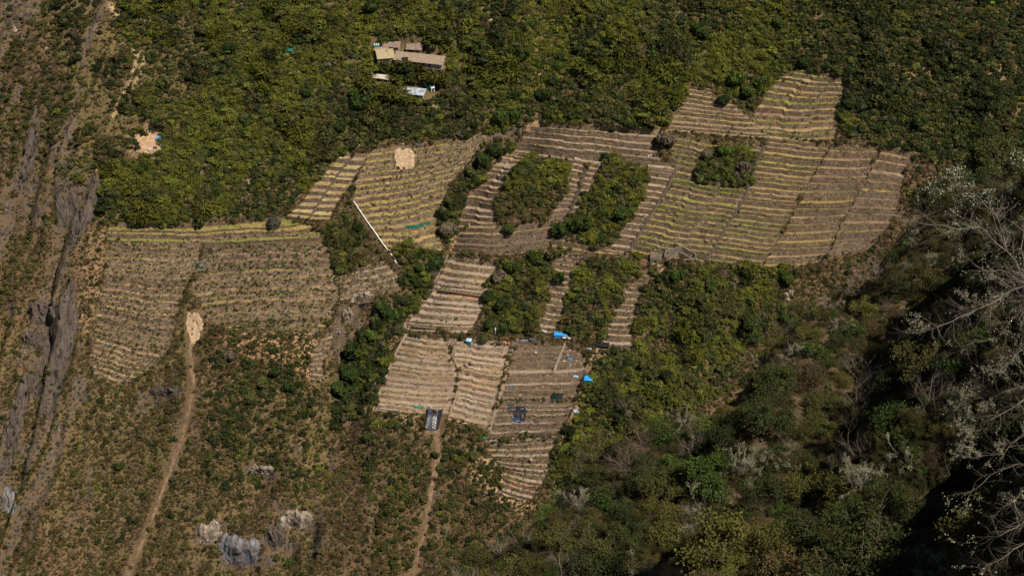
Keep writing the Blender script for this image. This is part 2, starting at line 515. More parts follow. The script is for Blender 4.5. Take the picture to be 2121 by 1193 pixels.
def m_ground():
    t = NT('hillside_ground')
    base = t.attr('base'); rock = t.attr('rock', out='Fac')
    n1 = t.noise(.35, 5, .65); n2 = t.noise(2.2, 3, .6); n3 = t.noise(.06, 3, .5)
    c = t.mix(.8, base, t.ramp(n1, [(.25, .35), (.5, .95), (.78, 1.7)]), 'MULTIPLY')
    c = t.mix(.6, c, t.ramp(n2, [(.3, .45), (.7, 1.5)]), 'MULTIPLY')
    c = t.mix(t.math('MULTIPLY', n3, .35), c, (.27, .17, .085))
    st = t.noise(.9, 4, .65, t.scalevec((1.0, .12, .25), (0, 0, R(-14))), .3)
    bl = t.noise(.22, 4, .6)
    rc = t.ramp(st, [(.26, (.02, .018, .018)), (.46, (.07, .06, .054)), (.62, (.125, .10, .08)), (.86, (.30, .27, .24))])
    rc = t.mix(t.ramp(bl, [(.4, 0.0), (.56, .85)]), rc, (.13, .088, .052))
    rk = t.ramp(t.math('ADD', rock, t.math('MULTIPLY', t.math('SUBTRACT', n1, .5), .7)), [(.42, 0.0), (.58, 1.0)])
    c = t.mix(rk, c, rc)
    h = t.math('ADD', t.math('MULTIPLY', n1, 1.0), t.math('MULTIPLY', n2, .35))
    return t.done(c, .95, t.bump(h, .7, .7), spec=.1)


def m_wall():
    t = NT('dry_stone_wall')
    tint = t.attr('tint', 'OBJECT')
    v = t.n('TexVoronoi', Scale=2.3); t.put(v.inputs['Vector'], t.pos())
    sep = t.n('SeparateColor'); t.t.links.new(v.outputs['Color'], sep.inputs[0])
    c = t.ramp(sep.outputs[0], [(0, (.128, .089, .056)), (.5, (.207, .148, .097)), (.84, (.268, .196, .13)), (.94, (.31, .25, .185)), (1, (.38, .335, .28))])
    big = t.noise(.35, 4, .6)
    c = t.mix(.7, c, t.ramp(big, [(.3, .5), (.7, 1.45)]), 'MULTIPLY')
    pl = t.attr('pale', 'OBJECT', 'Fac')
    cb = t.n('CombineColor'); [t.put(cb.inputs[q], pl) for q in range(3)]
    c = t.mix(1.0, c, cb.outputs[0], 'MULTIPLY')
    mo = t.noise(.8, 4, .6)
    c = t.mix(t.ramp(mo, [(.55, 0.0), (.68, .7)]), c, tint)
    c = t.mix(t.ramp(v.outputs['Distance'], [(.0, 0.0), (.55, .0), (.8, .8)]), c, (.03, .025, .02))
    return t.done(c, .95, t.bump(t.math('SUBTRACT', 1.0, v.outputs['Distance']), .9, .25), spec=.1)


def m_tread():
    t = NT('terrace_tread')
    tint = t.attr('tint', 'OBJECT'); t2 = t.attr('tint2', 'OBJECT')
    a = t.noise(.16, 3, .6); b = t.noise(.9, 4, .65); g = t.noise(3.2, 3, .6)
    c = t.mix(t.ramp(a, [(.42, 0.0), (.58, 1.0)]), tint, t2)
    c = t.mix(.75, c, t.ramp(b, [(.28, .45), (.5, 1.0), (.75, 1.35)]), 'MULTIPLY')
    c = t.mix(.5, c, t.ramp(g, [(.3, .5), (.7, 1.4)]), 'MULTIPLY')
    return t.done(c, .95, t.bump(b, .6, .3), spec=.1)


def m_leaf(name, trans=.25, fixed=None, var=.45, fine=1.6):
    t = NT(name)
    tint = fixed if fixed else t.attr('tint', 'INSTANCER')
    a = t.noise(fine, 2, .6); b = t.noise(.35, 2, .6)
    c = t.mix(.9, tint, t.ramp(a, [(.3, 1 - var), (.72, 1 + var * 1.2)]), 'MULTIPLY')
    c = t.mix(.5, c, t.ramp(b, [(.3, (.8, .75, .7)), (.7, (1.25, 1.25, 1.1))]), 'MULTIPLY')
    return t.done(c, .75, None, trans, .2)


M_GROUND, M_WALL, M_TREAD = m_ground(), m_wall(), m_tread()
M_LEAF = m_leaf('foliage_mixed', .33)
M_BARK = plain('bark_grey_brown', (.17, .135, .105), .9, .35, 3)

# ------------------------------------------------------------------ mesh and object helpers


def mesh_np(name, V, F, mats=(), smooth=False, midx=None):
    """V (n,3) array, F (m,k) array of one polygon size, or a list of such arrays"""
    Fs = F if isinstance(F, list) else [F]
    me = bpy.data.meshes.new(name)
    V = np.asarray(V, np.float32)
    me.vertices.add(len(V)); me.vertices.foreach_set('co', V.ravel())
    loops = np.concatenate([np.asarray(f, np.int32).ravel() for f in Fs])
    tot = np.concatenate([np.full(len(f), np.asarray(f).shape[1], np.int32) for f in Fs])
    start = np.concatenate([[0], np.cumsum(tot)[:-1]]).astype(np.int32)
    me.loops.add(len(loops)); me.loops.foreach_set('vertex_index', loops)
    me.polygons.add(len(tot)); me.polygons.foreach_set('loop_start', start); me.polygons.foreach_set('loop_total', tot)
    if midx is not None:
        me.polygons.foreach_set('material_index', np.asarray(midx, np.int32))
    for m in mats:
        me.materials.append(m)
    me.update(calc_edges=True)
    if smooth:
        me.polygons.foreach_set('use_smooth', np.ones(len(tot), bool))
    me.validate()
    return me


def tag(o, label=None, cat=None, group=None, kind=None):
    if label: o['label'] = label
    if cat: o['category'] = cat
    if group: o['group'] = group
    if kind: o['kind'] = kind
    return o


def obj(name, me, parent=None, loc=None, rot=None, scale=None, tint=None):
    o = bpy.data.objects.new(name, me)
    COL.objects.link(o)
    if parent is not None: o.parent = parent
    if loc is not None: o.location = loc
    if rot is not None: o.rotation_euler = rot
    if scale is not None: o.scale = scale if isinstance(scale, (tuple, list)) else (scale,) * 3
    if tint is not None: o['tint'] = [float(c) for c in tint]
    return o


def empty(name, loc, rz=0.0, label=None, cat=None, group=None, scale=None):
    o = bpy.data.objects.new(name, None)
    COL.objects.link(o)
    o.location = loc; o.rotation_euler = (0, 0, rz)
    if scale is not None: o.scale = (scale,) * 3 if not isinstance(scale, (tuple, list)) else scale
    return tag(o, label, cat, group)


def grid_faces(nr, nc):
    i = np.arange(nr * nc).reshape(nr, nc)
    return np.stack([i[:-1, :-1].ravel(), i[:-1, 1:].ravel(), i[1:, 1:].ravel(), i[1:, :-1].ravel()], -1)


class MB:
    """collects boxes, bars and quads of several materials"""
    def __init__(self):
        self.v = []; self.f = []; self.mi = []

    def quad(self, *p, mi=0):
        b = len(self.v); self.v += [tuple(q) for q in p]; self.f.append(tuple(range(b, b + len(p)))); self.mi.append(mi)

    def box(self, c, s, rot=None, mi=0):
        b = len(self.v)
        m = rot.to_matrix() if isinstance(rot, Euler) else (rot if rot is not None else Matrix.Identity(3))
        for z in (-.5, .5):
            for y in (-.5, .5):
                for x in (-.5, .5):
                    self.v.append(tuple(Vector(c) + m @ Vector((x * s[0], y * s[1], z * s[2]))))
        for q in ((0, 2, 3, 1), (4, 5, 7, 6), (0, 1, 5, 4), (2, 6, 7, 3), (0, 4, 6, 2), (1, 3, 7, 5)):
            self.f.append(tuple(b + i for i in q)); self.mi.append(mi)

    def bar(self, a, b, r, r2=None, n=5, mi=0):
        a = Vector(a); b = Vector(b); r2 = r if r2 is None else r2
        d = (b - a).normalized(); u = d.orthogonal().normalized(); w = d.cross(u)
        k = len(self.v)
        for p, rr in ((a, r), (b, r2)):
            for i in range(n):
                t = 2 * math.pi * i / n
                self.v.append(tuple(p + (u * math.cos(t) + w * math.sin(t)) * rr))
        for i in range(n):
            j = (i + 1) % n
            self.f.append((k + i, k + j, k + n + j, k + n + i)); self.mi.append(mi)
        self.f.append(tuple(k + i for i in range(n))[::-1]); self.f.append(tuple(k + n + i for i in range(n))); self.mi += [mi, mi]

    def mesh(self, name, mats):
        me = bpy.data.meshes.new(name)
        me.from_pydata(self.v, [], self.f)
        for m in (mats if isinstance(mats, (list, tuple)) else [mats]):
            me.materials.append(m)
        me.polygons.foreach_set('material_index', self.mi)
        me.update()
        return me

    def build(self, name, mats, parent=None, **kw):
        return obj(name, self.mesh(name, mats), parent, **kw)


# ------------------------------------------------------------------ ground sheet
def lerp_col(a, b, f):
    return np.asarray(a) * (1 - f[..., None]) + np.asarray(b) * f[..., None]


TPX, TPY, TT = project(GX, GY, ZO)
wob = 26
JX = TPX + (fbm(GX / 9, GY / 9, 201, 3) - .5) * wob * 2
JY = TPY + (fbm(GX / 9, GY / 9, 202, 3) - .5) * wob * 2
gyv, gxv = np.gradient(ZO, YS, XS)
steep = np.sqrt(gxv ** 2 + gyv ** 2)
FOREST = [(110, -200), (2500, -200), (2500, 420), (1900, 330), (1760, 280), (1650, 150), (1590, 190), (1540, 225), (1490, 185), (1420, 185), (1370, 265), (1120, 255), (1020, 270), (740, 300), (680, 340), (600, 435), (480, 455), (225, 460), (205, 470), (212, 340), (150, 380), (95, 385), (130, 300), (150, 180), (100, 60)]
c = lerp_col((.105, .070, .041), (.068, .05, .028), sstep(.35, .65, fbm(GX / 30, GY / 30, 71, 3)))
c = lerp_col(c, (.09, .078, .032), .8 * in_poly(JX, JY, FOREST))
c = lerp_col(c, (.10, .092, .034), .55 * sstep(.5, .62, fbm(GX / 18, GY / 40, 72, 3)) * (TPY > 600) * (TPX < 700))
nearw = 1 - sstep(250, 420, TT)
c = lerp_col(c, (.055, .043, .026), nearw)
# worn earth
for poly, colr, f in [([(560, 680), (650, 690), (680, 760), (640, 800), (600, 760), (520, 740), (450, 700)], (.36, .22, .12), .8),
                      ([(960, 930), (1040, 960), (1050, 1000), (1120, 1040), (1080, 1070), (1000, 1020), (980, 1000)], (.40, .27, .15), .9),
                      ([(1300, 700), (1260, 760), (1220, 840), (1200, 830), (1225, 760), (1250, 705)], (.33, .23, .13), .7),
                      ([(180, 480), (225, 470), (190, 690), (160, 680)], (.34, .22, .12), .6),
                      ([(780, 850), (890, 850), (890, 900), (800, 880)], (.30, .21, .12), .7),
                      ([(1750, 130), (2121, 120), (2121, 165), (1860, 150), (1770, 150)], (.33, .22, .12), .55),
                      ([(270, 280), (335, 265), (335, 300), (345, 325), (290, 330), (265, 310)], (.42, .28, .18), 1.0),
                      ([(925, 140), (960, 140), (950, 160), (920, 160)], (.32, .22, .16), .8),
                      ([(840, 400), (960, 470), (1010, 520), (800, 520)], (.35, .24, .10), .6)]:
    m = in_poly(TPX + (JX - TPX) * .4, TPY + (JY - TPY) * .4, poly)
    c = lerp_col(c, colr, blur(m.astype(float), 2) * f)
TRAILS = [[(200, -20), (240, 30), (330, 45)], [(225, 10), (290, 40), (340, 48)], [(945, 90), (958, 130), (950, 150)], [(875, 210), (920, 232), (955, 238)], [(470, 345), (510, 372), (528, 388)],
          [(290, 110), (268, 170), (250, 200), (235, 240)], [(250, 90), (300, 120), (270, 200)], [(1340, 540), (1375, 555), (1360, 575), (1300, 600)], [(1590, 285), (1600, 300)],
          [(1230, 420), (1240, 425)], [(1380, 270), (1360, 262)], [(1090, 262), (1120, 250)], [(1270, 110), (1230, 150), (1160, 158), (1050, 150)], [(1280, 110), (1350, 118)], [(1000, 15), (1020, 40), (1000, 70)],
          [(200, 350), (205, 380), (190, 430), (175, 460)], [(822, 690), (800, 740), (775, 790), (758, 850)], [(1240, 720), (1215, 760), (1200, 830), (1180, 880), (1160, 920)]]
for tr in TRAILS:
    d = dist_poly(TPX + (JX - TPX) * .15, TPY + (JY - TPY) * .15, tr)
    c = lerp_col(c, (.40, .28, .17), .9 * sstep(5.5, 2.0, d) * (TT > 450))
rock = sstep(1.05, 1.6, steep) * .8
rock = np.maximum(rock, .95 * leftw * sstep(.52, .66, fbm(ribu * .8, ribv * .8, 43, 3)))
SLAB = [(145, 615), (160, 640), (140, 760), (105, 880), (70, 960), (50, 960), (90, 830), (100, 740)]
rock = np.maximum(rock, blur(in_poly(TPX + (JX - TPX) * .3, TPY, SLAB).astype(float), 2))
rock = np.maximum(rock, blur(in_poly(TPX + (JX - TPX) * .3, TPY, [(205, 350), (165, 420), (120, 520), (115, 470), (140, 400)]).astype(float), 2) * .75)
rock = rock * (1 - soft) * sstep(250, 420, TT) * (1 - .9 * in_poly(TPX, TPY, FOREST) * (TPX > 260))
for p_, rx_, ry_ in [(cast(q[0], q[1], ZO)[0], a_, b_) for q, a_, b_ in pads]:
    rock = rock * sstep(1.2, 2.2, np.maximum(np.abs(GX - p_[0]) / rx_, np.abs(GY - p_[1]) / (ry_ + 3)))
rock = np.clip(rock + .5 * lowerw * (1 - soft) * sstep(.56, .7, fbm(GX / 9, GY / 16, 73, 4)), 0, 1)
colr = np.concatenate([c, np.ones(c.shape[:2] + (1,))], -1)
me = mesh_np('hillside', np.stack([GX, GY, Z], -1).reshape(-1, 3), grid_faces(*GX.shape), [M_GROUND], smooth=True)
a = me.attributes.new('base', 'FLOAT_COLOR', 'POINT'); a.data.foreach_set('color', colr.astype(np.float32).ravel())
a = me.attributes.new('rock', 'FLOAT', 'POINT'); a.data.foreach_set('value', rock.astype(np.float32).ravel())
tag(obj('hillside', me), kind='structure')

# ------------------------------------------------------------------ terraces
ORD = ['top', 'second', 'third', 'fourth', 'fifth', 'sixth', 'seventh', 'eighth', 'ninth', 'tenth', 'eleventh', 'twelfth', 'thirteenth', 'fourteenth', 'fifteenth', 'sixteenth', 'seventeenth', 'eighteenth',
       'nineteenth', 'twentieth', 'twenty first', 'twenty second', 'twenty third', 'twenty fourth', 'twenty fifth', 'twenty sixth', 'twenty seventh', 'twenty eighth']
rng = np.random.RandomState(17)
MINOR = ('narrow plot hugging the right side of the long thicket', 'slim ladder against the long thicket', 'narrow stone ladder above the scrub', 'dry slope plot under the white pipe', 'dim strip between the two lower thickets', 'overgrown strip at the edge of the right hand scrub', 'ladder of treads between the two thickets')
minor = []
BV, BF = [], []
TREADS = []      # (front edge, back edge, tint, weed) for the grass and weeds
for s in SECT:
    W3 = s['W']; n = s['n']; m = s['m']
    wob_ = lambda k: (vnoise(np.arange(m) / 1.3, np.full(m, k * 2.3), 91) - .5)
    prev_back = None
    for i in range(n + 1):
        lip = W3[i].copy()
        if i == 0:
            up = lip.copy(); up[:, 1] += 2.2
            back = up; back[:, 2] = lip[:, 2] + .15
        else:
            back = base_prev.copy(); back[:, 2] = lip[:, 2] - s.get('dip', .28) * s['h']
        if i < n:
            nz = W3[i + 1][:, 2]
            hgt = np.maximum(lip[:, 2] - nz, .4)
            d = W3[i + 1][:, :2] - lip[:, :2]
            dl = np.linalg.norm(d, axis=1, keepdims=True) + 1e-6
            batter = np.minimum(.16 * hgt[:, None], .3 * dl)
            foot = lip.copy(); foot[:, :2] += d / dl * batter; foot[:, 2] = nz
        else:
            hgt = np.full(m, s['h']); foot = lip.copy(); foot[:, 1] -= .3; foot[:, 2] -= s['h'] + 1
        base_prev = foot
        if s['d'] in MINOR:
            root = None
        else:
            root = empty('terrace', lip[m // 2].tolist(), 0, f"{'topmost' if i == 0 else ORD[i]} stone terrace {'of' if i == 0 else 'down'} the {s['d']}", 'terrace', 'farming terraces on the slope')
        o0 = lip[m // 2]
        # wall: rough courses from the lip down past the foot
        rows = [0, .33, .66, 1.0, 1.25]
        V = []
        for q, r in enumerate(rows):
            p = lip * (1 - r) + foot * r
            if 0 < q < 4:
                p[:, 1] += wob_(i * 7 + q) * .35
            if q == 0:
                p[:, 2] += wob_(i * 7 + 5) * .35
            V.append(p - o0)
        wall = mesh_np('retaining_wall', np.concatenate(V), grid_faces(5, m), [M_WALL])
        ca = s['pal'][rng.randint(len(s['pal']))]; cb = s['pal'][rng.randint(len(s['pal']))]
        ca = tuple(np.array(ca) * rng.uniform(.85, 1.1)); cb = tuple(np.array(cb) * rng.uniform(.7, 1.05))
        if root is None:
            minor.append((wall, o0)); w = wall
        else:
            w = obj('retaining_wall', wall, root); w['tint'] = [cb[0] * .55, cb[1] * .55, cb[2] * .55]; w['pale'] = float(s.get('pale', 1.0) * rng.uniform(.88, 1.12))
        BF.append(grid_faces(5, m) + sum(len(q) for q in BV)); BV.append(np.concatenate(V) + o0)
        # tread: lip, slightly heaped middle, back, with skirts at the two ends
        mid = lip * .5 + back * .5; mid[:, 2] += wob_(i * 5) * .2
        fr = V[0] + o0
        T = np.concatenate([fr, mid, back]) - o0
        F = grid_faces(3, m)
        sk = np.array([fr[0], mid[0], back[0], fr[-1], mid[-1], back[-1]]) - o0
        sk2 = sk.copy(); sk2[:, 2] -= s['h'] * 1.3 + .8
        T = np.concatenate([T, sk, sk2])
        b0 = 3 * m
        F2 = np.array([[b0, b0 + 1, b0 + 7, b0 + 6], [b0 + 1, b0 + 2, b0 + 8, b0 + 7], [b0 + 3, b0 + 9, b0 + 10, b0 + 4], [b0 + 4, b0 + 10, b0 + 11, b0 + 5]])
        BF.append(F + sum(len(q) for q in BV)); BV.append(T + o0)
        td = mesh_np('tread', T, np.concatenate([F, F2]), [M_TREAD, M_WALL], midx=[0] * len(F) + [1] * 4)
        if root is None:
            minor.append((td, o0)); t_ = td
        else:
            t_ = obj('tread', td, root)
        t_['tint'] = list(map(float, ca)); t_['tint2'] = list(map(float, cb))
        TREADS.append((fr, back, foot, ca, cb, s['weed']))
from mathutils.bvhtree import BVHTree
_gv = np.stack([GX, GY, Z], -1).reshape(-1, 3); _gf = grid_faces(*GX.shape)
TERR_BVH = BVHTree.FromPolygons(np.concatenate(BV).tolist(), np.concatenate(BF).tolist())


def hit(px, py):
    """the point of terrace or open ground seen at a picture point"""
    dx, dy, dz = ray(px, py)
    d = Vector((float(dx), float(dy), float(dz)))
    g = cast(px, py, Z)[0]
    h = TERR_BVH.ray_cast(Vector((0, 0, 0)), d.normalized(), 1200)[0]
    g = Vector(g.tolist())
    return h if h is not None and h.length < g.length + .5 else g


bm = bmesh.new()
for me, o0 in minor:
    me.transform(Matrix.Translation(Vector(o0.tolist())))
    k0 = len(bm.faces)
    bm.from_mesh(me)
    bm.faces.ensure_lookup_table()
    for f in bm.faces[k0:]:
        f.material_index = 1 if (me.materials[0] == M_WALL or f.material_index == 1) else 0
me = bpy.data.meshes.new('small_terraces'); bm.to_mesh(me); bm.free()
me.materials.append(M_TREAD); me.materials.append(M_WALL)
o = tag(obj('small_terraces', me), 'narrow stone terrace ladders squeezed between the thickets', 'terraces', kind='stuff')
o['pale'] = 1.0; o['tint'] = list(TAN); o['tint2'] = list(SOIL)
# ------------------------------------------------------------------ plants


def quads(c, nrm, tan, w, l):
    """leaf quads: centres (n,3), normals, tangents, half width, half length"""
    tan = tan - nrm * (tan * nrm).sum(1, keepdims=True)
    tan /= np.linalg.norm(tan, axis=1, keepdims=True) + 1e-9
    bi = np.cross(nrm, tan)
    w = np.asarray(w).reshape(-1, 1); l = np.asarray(l).reshape(-1, 1)
    V = np.stack([c - tan * l, c + bi * w - tan * l * .1, c + tan * l, c - bi * w - tan * l * .1], 1).reshape(-1, 3)
    return V, np.arange(len(V)).reshape(-1, 4)


def unit(v):
    return v / (np.linalg.norm(v, axis=1, keepdims=True) + 1e-9)


def clump(seed, n, leaf, lobes=7, flat=.75, spread=.62, up=.25, asp=1.7, rnd=.7, fill=.75):
    """a leafy crown about 2 wide: many small leaves over uneven lobes"""
    r = np.random.RandomState(seed)
    lc = r.normal(0, 1, (lobes, 3)); lc = unit(lc) * r.uniform(.15, spread, (lobes, 1)); lc[:, 2] = np.abs(lc[:, 2]) * flat + .25
    lr = r.uniform(.26, .5, lobes)
    k = r.choice(lobes, n, p=lr ** 2 / (lr ** 2).sum())
    d = unit(r.normal(0, 1, (n, 3)) + np.array([0, 0, up]))
    rad = lr[k] * (1 - (1 - fill) * r.uniform(0, 1, n) ** .7) * (1 + r.normal(0, .07, n))
    c = lc[k] + d * rad[:, None] * np.array([1, 1, flat + .1])
    c[:, 2] = np.maximum(c[:, 2], .02)
    nr = unit(d + r.normal(0, rnd, (n, 3)))
    sz = leaf * r.uniform(.6, 1.4, n)
    return quads(c, nr, r.normal(0, 1, (n, 3)), sz / asp, sz)


def wisp(seed, n, ln=.55):
    """arching cane foliage: narrow drooping blades from several centres"""
    r = np.random.RandomState(seed)
    m = 6
    lc = np.stack([r.uniform(-.6, .6, m), r.uniform(-.6, .6, m), r.uniform(.25, .75, m)], -1)
    k = r.randint(0, m, n)
    d = unit(r.normal(0, 1, (n, 3)) * [1, 1, .7] + [0, 0, .25])
    L = ln * r.uniform(.4, 1.1, n)
    c = lc[k] + d * (L[:, None] * .62)
    side = unit(np.cross(d, np.array([0, 0, 1.0])) + 1e-6)
    nr = unit(np.cross(side, d) + r.normal(0, .35, (n, 3)))
    return quads(c, nr, d, .055 * r.uniform(.6, 1.5, n), L * .5)


def tubes(segs, n=3):
    """segs: rows of (p0, p1, r0, r1)"""
    P0 = np.array([s[0] for s in segs], float); P1 = np.array([s[1] for s in segs], float)
    r0 = np.array([s[2] for s in segs], float); r1 = np.array([s[3] for s in segs], float)
    d = unit(P1 - P0)
    ref = np.where(np.abs(d[:, 2:3]) > .9, np.array([[1.0, 0, 0]]), np.array([[0, 0, 1.0]]))
    u = unit(np.cross(d, ref)); w = np.cross(d, u)
    rings = []
    for P, rr in ((P0, r0), (P1, r1)):
        for i in range(n):
            t = 2 * math.pi * i / n
            rings.append(P + (u * math.cos(t) + w * math.sin(t)) * rr[:, None])
    V = np.stack(rings, 1).reshape(-1, 3)
    b = np.arange(len(segs)) * 2 * n
    F = []
    for i in range(n):
        j = (i + 1) % n
        F.append(np.stack([b + i, b + j, b + n + j, b + n + i], -1))
    return V, np.concatenate(F)


def grow(r, p, d, L, rad, lev, segs, tips, wob=.28, kids=(3, 5), shrink=.62, upb=.1, dens=1.0):
    """a limb with side limbs; adds to segs and returns nothing"""
    n = 5 if lev > 1 else 4 if lev == 1 else 3
    step = L / n
    pts = [np.array(p, float)]; dirs = [np.array(d, float)]
    cur = np.array(d, float)
    for i in range(n):
        cur = cur + r.normal(0, wob, 3) * .55 + np.array([0, 0, upb * .3])
        cur /= np.linalg.norm(cur)
        q = pts[-1] + cur * step
        a = rad * (1 - .75 * i / n); b = rad * (1 - .75 * (i + 1) / n)
        segs.append((pts[-1], q, a, b)); pts.append(q); dirs.append(cur.copy())
    tips.append((pts[-1], lev))
    if lev > 0:
        for _ in range(int(round(r.randint(*kids) * dens)) or 1):
            t = r.uniform(.25, .98) * n
            i = min(int(t), n - 1)
            q = pts[i] * (1 - (t - i)) + pts[i + 1] * (t - i)
            nd = dirs[i + 1] + r.normal(0, .62, 3); nd[2] += upb
            nd /= np.linalg.norm(nd)
            grow(r, q, nd, L * shrink * r.uniform(.7, 1.15) * (1 - .3 * t / n), rad * (1 - .75 * t / n) * .7, lev - 1, segs, tips, wob, kids, shrink, upb, dens)


def bare(seed, stems=9, L=.95, rad=.025, lev=2, kids=(3, 6), spread=.8):
    r = np.random.RandomState(seed)
    segs, tips = [], []
    for i in range(stems):
        d = np.array([r.normal(0, spread), r.normal(0, spread), 1.0]); d /= np.linalg.norm(d)
        grow(r, (r.normal(0, .08), r.normal(0, .08), 0), d, L * r.uniform(.7, 1.1), rad, lev, segs, tips, .3, kids, .6, .12)
    return segs, tips


def proto(name, V, F, mats, midx=None):
    me = mesh_np(name, V, F, mats, midx=midx)
    return me


def join(parts):
    """parts: list of (V, F)"""
    V = []; F = []; k = 0; mi = []
    for q, (v, f) in enumerate(parts):
        V.append(v); F.append(f + k); k += len(v); mi += [q] * len(f)
    return np.concatenate(V), np.concatenate(F), mi


FAR = []
for i in range(6):
    FAR.append(proto(f'scrub_{i}', *clump(100 + i, 240, .17, lobes=6 + i % 3, flat=.7), [M_LEAF]))
for i in range(3):
    FAR.append(proto(f'cane_{i}', *wisp(140 + i, 230, .75), [M_LEAF]))
for i in range(3):
    sg, tp = bare(160 + i, 10, 1.0, .035, 1, (4, 8), .9)
    FAR.append(proto(f'twiggy_{i}', *tubes(sg), [M_LEAF]))
_tv = []
rr = np.random.RandomState(4)
n = 26
d = unit(rr.normal(0, 1, (n, 3)) * [1, 1, .5] + [0, 0, .8])
tv, tf = quads(d * .45 + rr.normal(0, .18, (n, 3)) * [1, 1, 0], unit(np.cross(d, rr.normal(0, 1, (n, 3)))), d, np.full(n, .07), np.full(n, .5))
FAR.append(proto('grass_tuft', tv, tf, [M_LEAF]))
TUFT = len(FAR) - 1


def proto_collection(name, meshes):
    c = bpy.data.collections.new(name)
    for i, me in enumerate(meshes):
        o = bpy.data.objects.new(f'{name}_{i:02d}', me)
        c.objects.link(o)
    return c


COL_FAR = proto_collection('scrub_kinds', FAR)


def scatter_tree(coll):
    g = bpy.data.node_groups.new('scatter_' + coll.name, 'GeometryNodeTree')
    g.interface.new_socket('Geometry', in_out='INPUT', socket_type='NodeSocketGeometry')
    g.interface.new_socket('Geometry', in_out='OUTPUT', socket_type='NodeSocketGeometry')
    N = g.nodes.new; Lk = g.links.new
    gi = N('NodeGroupInput'); go = N('NodeGroupOutput')
    ci = N('GeometryNodeCollectionInfo'); ci.inputs['Collection'].default_value = coll
    ci.inputs['Separate Children'].default_value = True; ci.inputs['Reset Children'].default_value = True
    ip = N('GeometryNodeInstanceOnPoints'); ip.inputs['Pick Instance'].default_value = True

    def na(name, typ):
        a = N('GeometryNodeInputNamedAttribute'); a.data_type = typ; a.inputs['Name'].default_value = name
        return a.outputs['Attribute']
    e = N('FunctionNodeEulerToRotation')
    Lk(na('rot', 'FLOAT_VECTOR'), e.inputs[0])
    Lk(gi.outputs[0], ip.inputs['Points']); Lk(ci.outputs[0], ip.inputs['Instance'])
    Lk(na('idx', 'INT'), ip.inputs['Instance Index']); Lk(e.outputs[0], ip.inputs['Rotation']); Lk(na('scl', 'FLOAT_VECTOR'), ip.inputs['Scale'])
    Lk(ip.outputs[0], go.inputs[0])
    return g


SCAT = {}


def scatter(name, P, rot, scl, idx, tint, coll, label, cat):
    me = bpy.data.meshes.new(name)
    P = np.asarray(P, np.float32)
    me.vertices.add(len(P)); me.vertices.foreach_set('co', P.ravel())
    for nm, ty, ar in (('rot', 'FLOAT_VECTOR', rot), ('scl', 'FLOAT_VECTOR', scl), ('tint', 'FLOAT_VECTOR', tint)):
        a = me.attributes.new(nm, ty, 'POINT'); a.data.foreach_set('vector', np.asarray(ar, np.float32).ravel())
    a = me.attributes.new('idx', 'INT', 'POINT'); a.data.foreach_set('value', np.asarray(idx, np.int32))
    o = obj(name, me)
    tag(o, label, cat, kind='stuff')
    if coll.name not in SCAT:
        SCAT[coll.name] = scatter_tree(coll)
    md = o.modifiers.new('scatter', 'NODES'); md.node_group = SCAT[coll.name]
    print(name, len(P))
    return o


PAL = np.array([(.155, .168, .028), (.092, .10, .029), (.036, .05, .015), (.125, .10, .042), (.135, .115, .082), (.08, .125, .022)])
THICKETS = [
    [(1095, 322), (1185, 338), (1165, 400), (1140, 450), (1125, 470), (1040, 452), (1030, 420), (1050, 370)],
    [(1250, 325), (1345, 350), (1340, 390), (1312, 440), (1270, 500), (1250, 512), (1150, 488), (1155, 462), (1195, 442), (1228, 380)],
    [(1475, 300), (1570, 315), (1553, 375), (1520, 385), (1440, 365), (1450, 335)],
    [(1495, 150), (1600, 160), (1575, 205), (1545, 222), (1500, 205)],
    [(676, 460), (740, 450), (775, 520), (770, 545), (690, 562), (683, 500)],
    [(1030, 545), (1125, 530), (1160, 570), (1138, 590), (1128, 650), (1105, 690), (1010, 690), (1000, 640)],
    [(1215, 545), (1305, 545), (1330, 560), (1290, 600), (1248, 700), (1170, 690), (1165, 640), (1185, 580)],
    [(820, 510), (925, 522), (900, 575), (840, 605), (815, 545)]]
RAV = [[(1060, 285), (1060, 310), (1030, 335), (985, 385), (948, 440), (938, 505), (905, 485), (925, 420), (965, 360), (1020, 300)],
       [(925, 525), (900, 580), (865, 632), (825, 685), (800, 760), (772, 850), (690, 900), (690, 800), (720, 720), (770, 660), (840, 612)]]
RSCRUB = [(1370, 548), (1660, 555), (1620, 650), (1500, 800), (1350, 960), (1150, 1090), (1130, 1010), (1165, 900), (1210, 810), (1260, 735), (1315, 720), (1330, 620)]
CLEAR = [[(278, 285), (335, 268), (333, 312), (320, 318), (290, 318)],
         [(772, 92), (835, 88), (880, 92), (930, 112), (925, 146), (860, 140), (800, 136), (775, 126)],
         [(762, 152), (815, 160), (815, 180), (760, 180)],
         [(812, 176), (910, 170), (912, 192), (886, 212), (812, 194)],
         [(808, 298), (862, 304), (862, 352), (812, 350)], [(382, 640), (424, 640), (426, 690), (402, 712), (380, 700)],
         [(880, 838), (925, 842), (920, 900), (880, 900)]]
SLIDES = [([(400, 660), (393, 730), (400, 800), (384, 880), (350, 980), (308, 1090), (262, 1200)], 15), ([(903, 888), (906, 950), (893, 1010), (880, 1090), (852, 1200)], 12)]
rng = np.random.RandomState(33)
NC = 330000
cx = rng.uniform(-300, 300, NC); cy = rng.uniform(330, 780, NC)
cz = gz(cx, cy)
px, py, tt = project(cx, cy, cz)
ok = (px > -90) & (px < PW + 90) & (py > -90) & (py < PH + 110) & (tt > 380)
cx, cy, cz, px, py, tt = [a[ok] for a in (cx, cy, cz, px, py, tt)]
n = len(cx)
